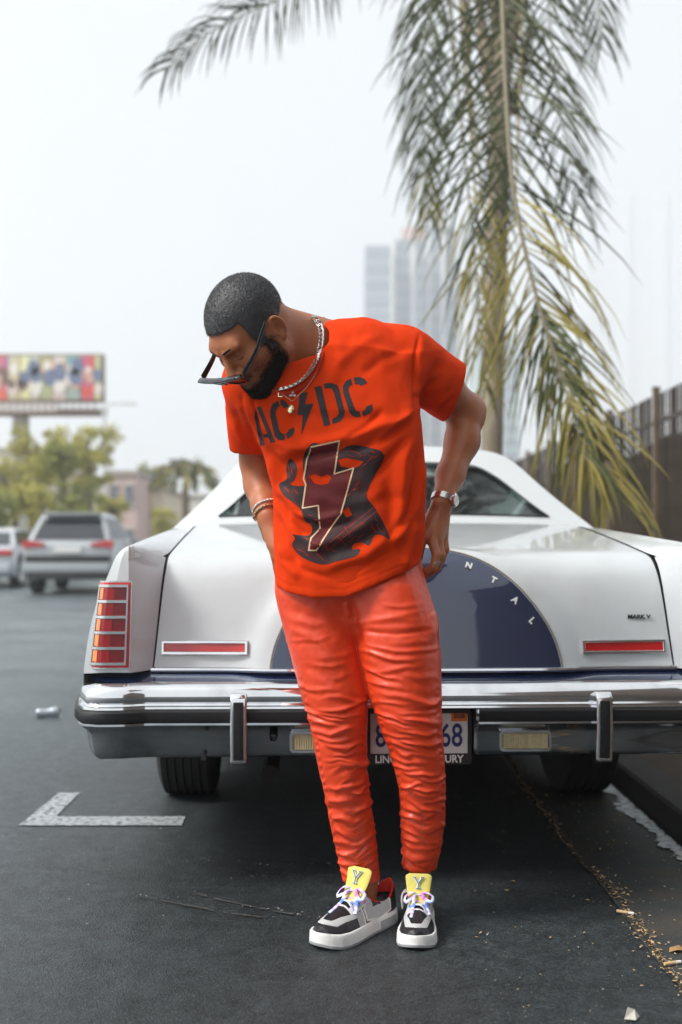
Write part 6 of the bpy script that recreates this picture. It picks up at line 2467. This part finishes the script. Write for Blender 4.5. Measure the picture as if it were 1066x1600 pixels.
    lace([k0, k0 + [mir * .010, .020, .002], on(mir * .012, .188, .007), on(mir * .014, .214, .003), on(mir * .016, .236, .002)])
    lace([k0, k0 + [mir * -.014, .014, .004], on(-mir * .024, .176, .008), on(-mir * .034, .196, .005)])
    m.tube([k0 + [-.007, 0, 0], k0 + [.007, 0, 0]], .0055, 8)
    m.build('shoelace', M_lace, root)
    # heel pull loop of cord, and the white fringe of lace ends at the outer ankle
    m = MB()
    if fringe:
        for k in range(7):
            x = mir * (.036 + .004 * rng.random())
            y = .070 + .010 * k * .5 + .004 * rng.random()
            pts = [(x * .9, y, .100), (x + mir * .010, y + .003, .098 - .01 * rng.random()), (x + mir * .014, y + .004 * rng.random(), .07), (x + mir * .012, y, .045 + .02 * rng.random())]
            m.tube(catmull(pts, 9), .0014, 6)
    pts = [(mir * .030, .020, .108), (mir * .036, .004, .112), (mir * .040, -.004, .09), (mir * .038, .0, .06), (mir * .036, .01, .036)]
    m.tube(catmull(pts, 14), .0015, 6)
    m.build('cord', M_whitel, root)
    return root


make_shoe((.136, 3.165, 0), (-.060, 2.915, 0), 1)
make_shoe((.224, 3.185, 0), (.190, 2.905, 0), 1, True)

# ---------------------------------------------------------------- jewellery
body_bvh = BVHTree.FromObject(body, bpy.context.evaluated_depsgraph_get()) if False else None
_bm = body.data
_co = np.empty(len(_bm.vertices) * 3, np.float32)
_bm.vertices.foreach_get('co', _co)
_co = _co.reshape(-1, 3) + np.array(man.location)
_lp = np.empty(len(_bm.loops), np.int32)
_bm.loops.foreach_get('vertex_index', _lp)
body_bvh = BVHTree.FromPolygons([tuple(map(float, p)) for p in _co], [tuple(map(int, f)) for f in _lp.reshape(-1, 4)])


def surf_line(px_pts, n, off, bvhs, smooth=3):
    out = []
    for p in catmull(px_pts, n):
        h = onto(bvhs, p[0], p[1], off)
        if h is not None: out.append(np.array(h))
    out = np.array(out)
    for _ in range(smooth):
        out[1:-1] = (out[:-2] + 2 * out[1:-1] + out[2:]) / 4
    return out


def resample(pts, step):
    d = np.concatenate([[0], np.cumsum(np.linalg.norm(np.diff(pts, axis=0), axis=1))])
    n = max(2, int(d[-1] / step) + 1)
    t = np.linspace(0, d[-1], n)
    return np.stack([np.interp(t, d, pts[:, k]) for k in range(3)], 1)


def chain_links(mb, pts, L, W, r, twist=.6, up0=(0, -1, .4)):
    """curb links laid one after another along a line"""
    pts = resample(pts, L * .68)
    for i in range(len(pts) - 1):
        c = (pts[i] + pts[i + 1]) / 2
        t = Vector(pts[i + 1] - pts[i]).normalized()
        up = Vector(up0)
        a = t.cross(up).normalized()
        b = a.cross(t)
        n1 = (b * math.cos(twist) + a * math.sin(twist))
        ax = n1.cross(t).normalized()
        ring = []
        for k in range(10):
            an = 2 * math.pi * k / 10
            ring.append(Vector(c) + t * (math.cos(an) * L / 2) + ax * (math.sin(an) * W / 2))
        ring += ring[:1]
        mb.tube(ring, r, 6, caps=False)


neck_px = [(487, 499), (496, 508), (500, 525), (497, 550), (488, 574), (472, 593), (452, 604), (436, 608)]
nk = surf_line(neck_px, 40, .006, [shirt_bvh, body_bvh])
mb = MB()
chain_links(mb, nk, .0170, .0150, .0027, .75)
mb.build('chain_necklace', M_silver, man, world_space=True)
nk2 = surf_line([(497, 503), (505, 522), (502, 556), (491, 588), (474, 612), (457, 628)], 40, .004, [shirt_bvh, body_bvh])
nk3 = surf_line([(457, 628), (446, 620), (436, 611)], 12, .004, [shirt_bvh, body_bvh])
mb = MB()
for a in (nk2, nk3):
    for p in resample(a, .0042):
        mb.lathe([(0, -.0016), (.0014, -.0010), (.0018, 0), (.0014, .0010), (0, .0016)], 6, Matrix.Translation(p))
thin = mb.build('fine_necklace', M_gold, man, world_space=True)
mb = MB()
pc_ = np.array(onto([shirt_bvh], 455, 640, .006))
Mp = Matrix.Translation(pc_) @ Matrix.Rotation(math.radians(75), 4, 'X')
mb.lathe([(0, .004), (.006, .0034), (.0085, .0012), (.0085, -.002), (0, -.003)], 20, Mp @ Matrix.Diagonal((1, 1.45, 1, 1)))
mb.build('pendant', M_gold, thin, world_space=True)
for cx, cy, kind in ((457, 617, 0), (437, 616, 1)):
    c = np.array(onto([shirt_bvh, body_bvh], cx, cy, .005))
    mb = MB()
    if kind == 0:
        for dx, dz, r in ((0, .006, .0036), (-.005, -.002, .0036), (.005, -.002, .0036), (0, -.001, .003)):
            mb.lathe([(0, -.0025), (r * .8, -.0018), (r, 0), (r * .8, .0018), (0, .0025)], 10, Matrix.Translation(c + [dx, -.001, dz]) @ Matrix.Rotation(1.4, 4, 'X'))
        mb.build('charm', M_diamond, thin, world_space=True)
    else:
        mb.box(c + [-.003, 0, .001], (.0022, .002, .016)).box(c + [.002, 0, -.006], (.010, .0021, .0022)).box(c + [.002, 0, .004], (.008, .0019, .002))
        mb.build('charm', M_gold, thin, world_space=True)


def wrist_ring(c, ax, ra, rb, n=48):
    ax = Vector(ax).normalized()
    a = ax.cross(Vector((0, 1, 0))).normalized()
    b = ax.cross(a)
    return [Vector(c) + a * (ra * math.cos(2 * math.pi * k / n)) + b * (rb * math.sin(2 * math.pi * k / n)) for k in range(n)], a, b, ax


# watch
wc = P(693, 781, 3.12)
ring, wa, wb, wx = wrist_ring(wc, P(686, 803, 3.105) - P(702, 752, 3.15), .0335, .031)
watch = MB()
for j in range(5):      # five rows of links
    off = (j - 2) * .0036
    for k in range(len(ring)):
        if (k + j) % 2 and j % 2 == 1: pass
        p0, p1 = ring[k], ring[(k + 1) % len(ring)]
        rad = ((p0 + p1) / 2 - Vector(wc)).normalized()
        t = (p1 - p0).normalized()
        R_ = Matrix((t, wx, rad)).transposed()
        sh = (k + (j % 2) * .5)
        c = (p0 + p1) / 2 + wx * off + t * ((j % 2) * .002)
        watch.box(c, ((p1 - p0).length * .80, .0033, .0034 if j % 2 == 0 else .0026), R_)
wo = watch.build('wristwatch', M_silver, man, world_space=True)
wdir = (P(708, 786, 3.10) - wc)
wdir = Vector(wdir - np.array(wx) * float(np.dot(wdir, np.array(wx)))).normalized()
ccen = Vector(wc) + wdir * .0335
Mw = Matrix.Translation(ccen) @ wdir.to_track_quat('Z', 'Y').to_matrix().to_4x4()
mb = MB().lathe([(0, -.003), (.0165, -.003), (.0175, -.001), (.0175, .004), (.0155, .0062), (.0145, .0062), (.0140, .0052), (0, .0052)], 32, Mw)
mb.lathe([(0, -.0025), (.0022, -.002), (.0022, .0025), (0, .0035)], 10, Mw @ Matrix.Translation((0, .0185, .001)) @ Matrix.Rotation(-math.pi / 2, 4, 'X'))
mb.build('watch_case', M_silver, wo, world_space=True)
mb = MB().lathe([(0, .0054), (.0138, .0054)], 32, Mw)
mb.build('watch_dial', mat('watch_dial', (0.75, 0.74, 0.72), rough=.25, var=.1, scale=200, coat=1), wo, world_space=True)
# bracelets of linked chain on the other wrist
for k, (px, py, d) in enumerate(((419, 796, 3.115), (420.5, 804, 3.105))):
    r_, *_ = wrist_ring(P(px, py, d), P(422, 815, 3.09) - P(414, 785, 3.14), .0385, .036)
    mb = MB()
    chain_links(mb, np.array([tuple(p) for p in r_ + r_[:1]]), .0130, .0115, .0026, .5, up0=(.3, .3, -.9))
    mb.build('bracelet', M_gold if k else M_diamond, man, world_space=True)
# signet ring
rc = P(680, 880, 3.06)
r_, a_, b_, x_ = wrist_ring(rc, P(678, 885, 3.06) - P(682, 867, 3.06), .0118, .0118, 24)
mb = MB().tube(r_ + r_[:1], [(.0026, .0016)] * 25, 8, caps=False, flat=(0, 0, 1))
mb.box(Vector(rc) + Vector((.004, -.0118, 0)), (.013, .005, .011), Matrix.Rotation(.3, 3, 'Z'))
mb.box(Vector(rc) + Vector((.0112, -.005, .002)), (.006, .009, .009), Matrix.Rotation(.3, 3, 'Z'))
mb.build('finger_ring', M_silver, man, world_space=True, bevel=.0008)
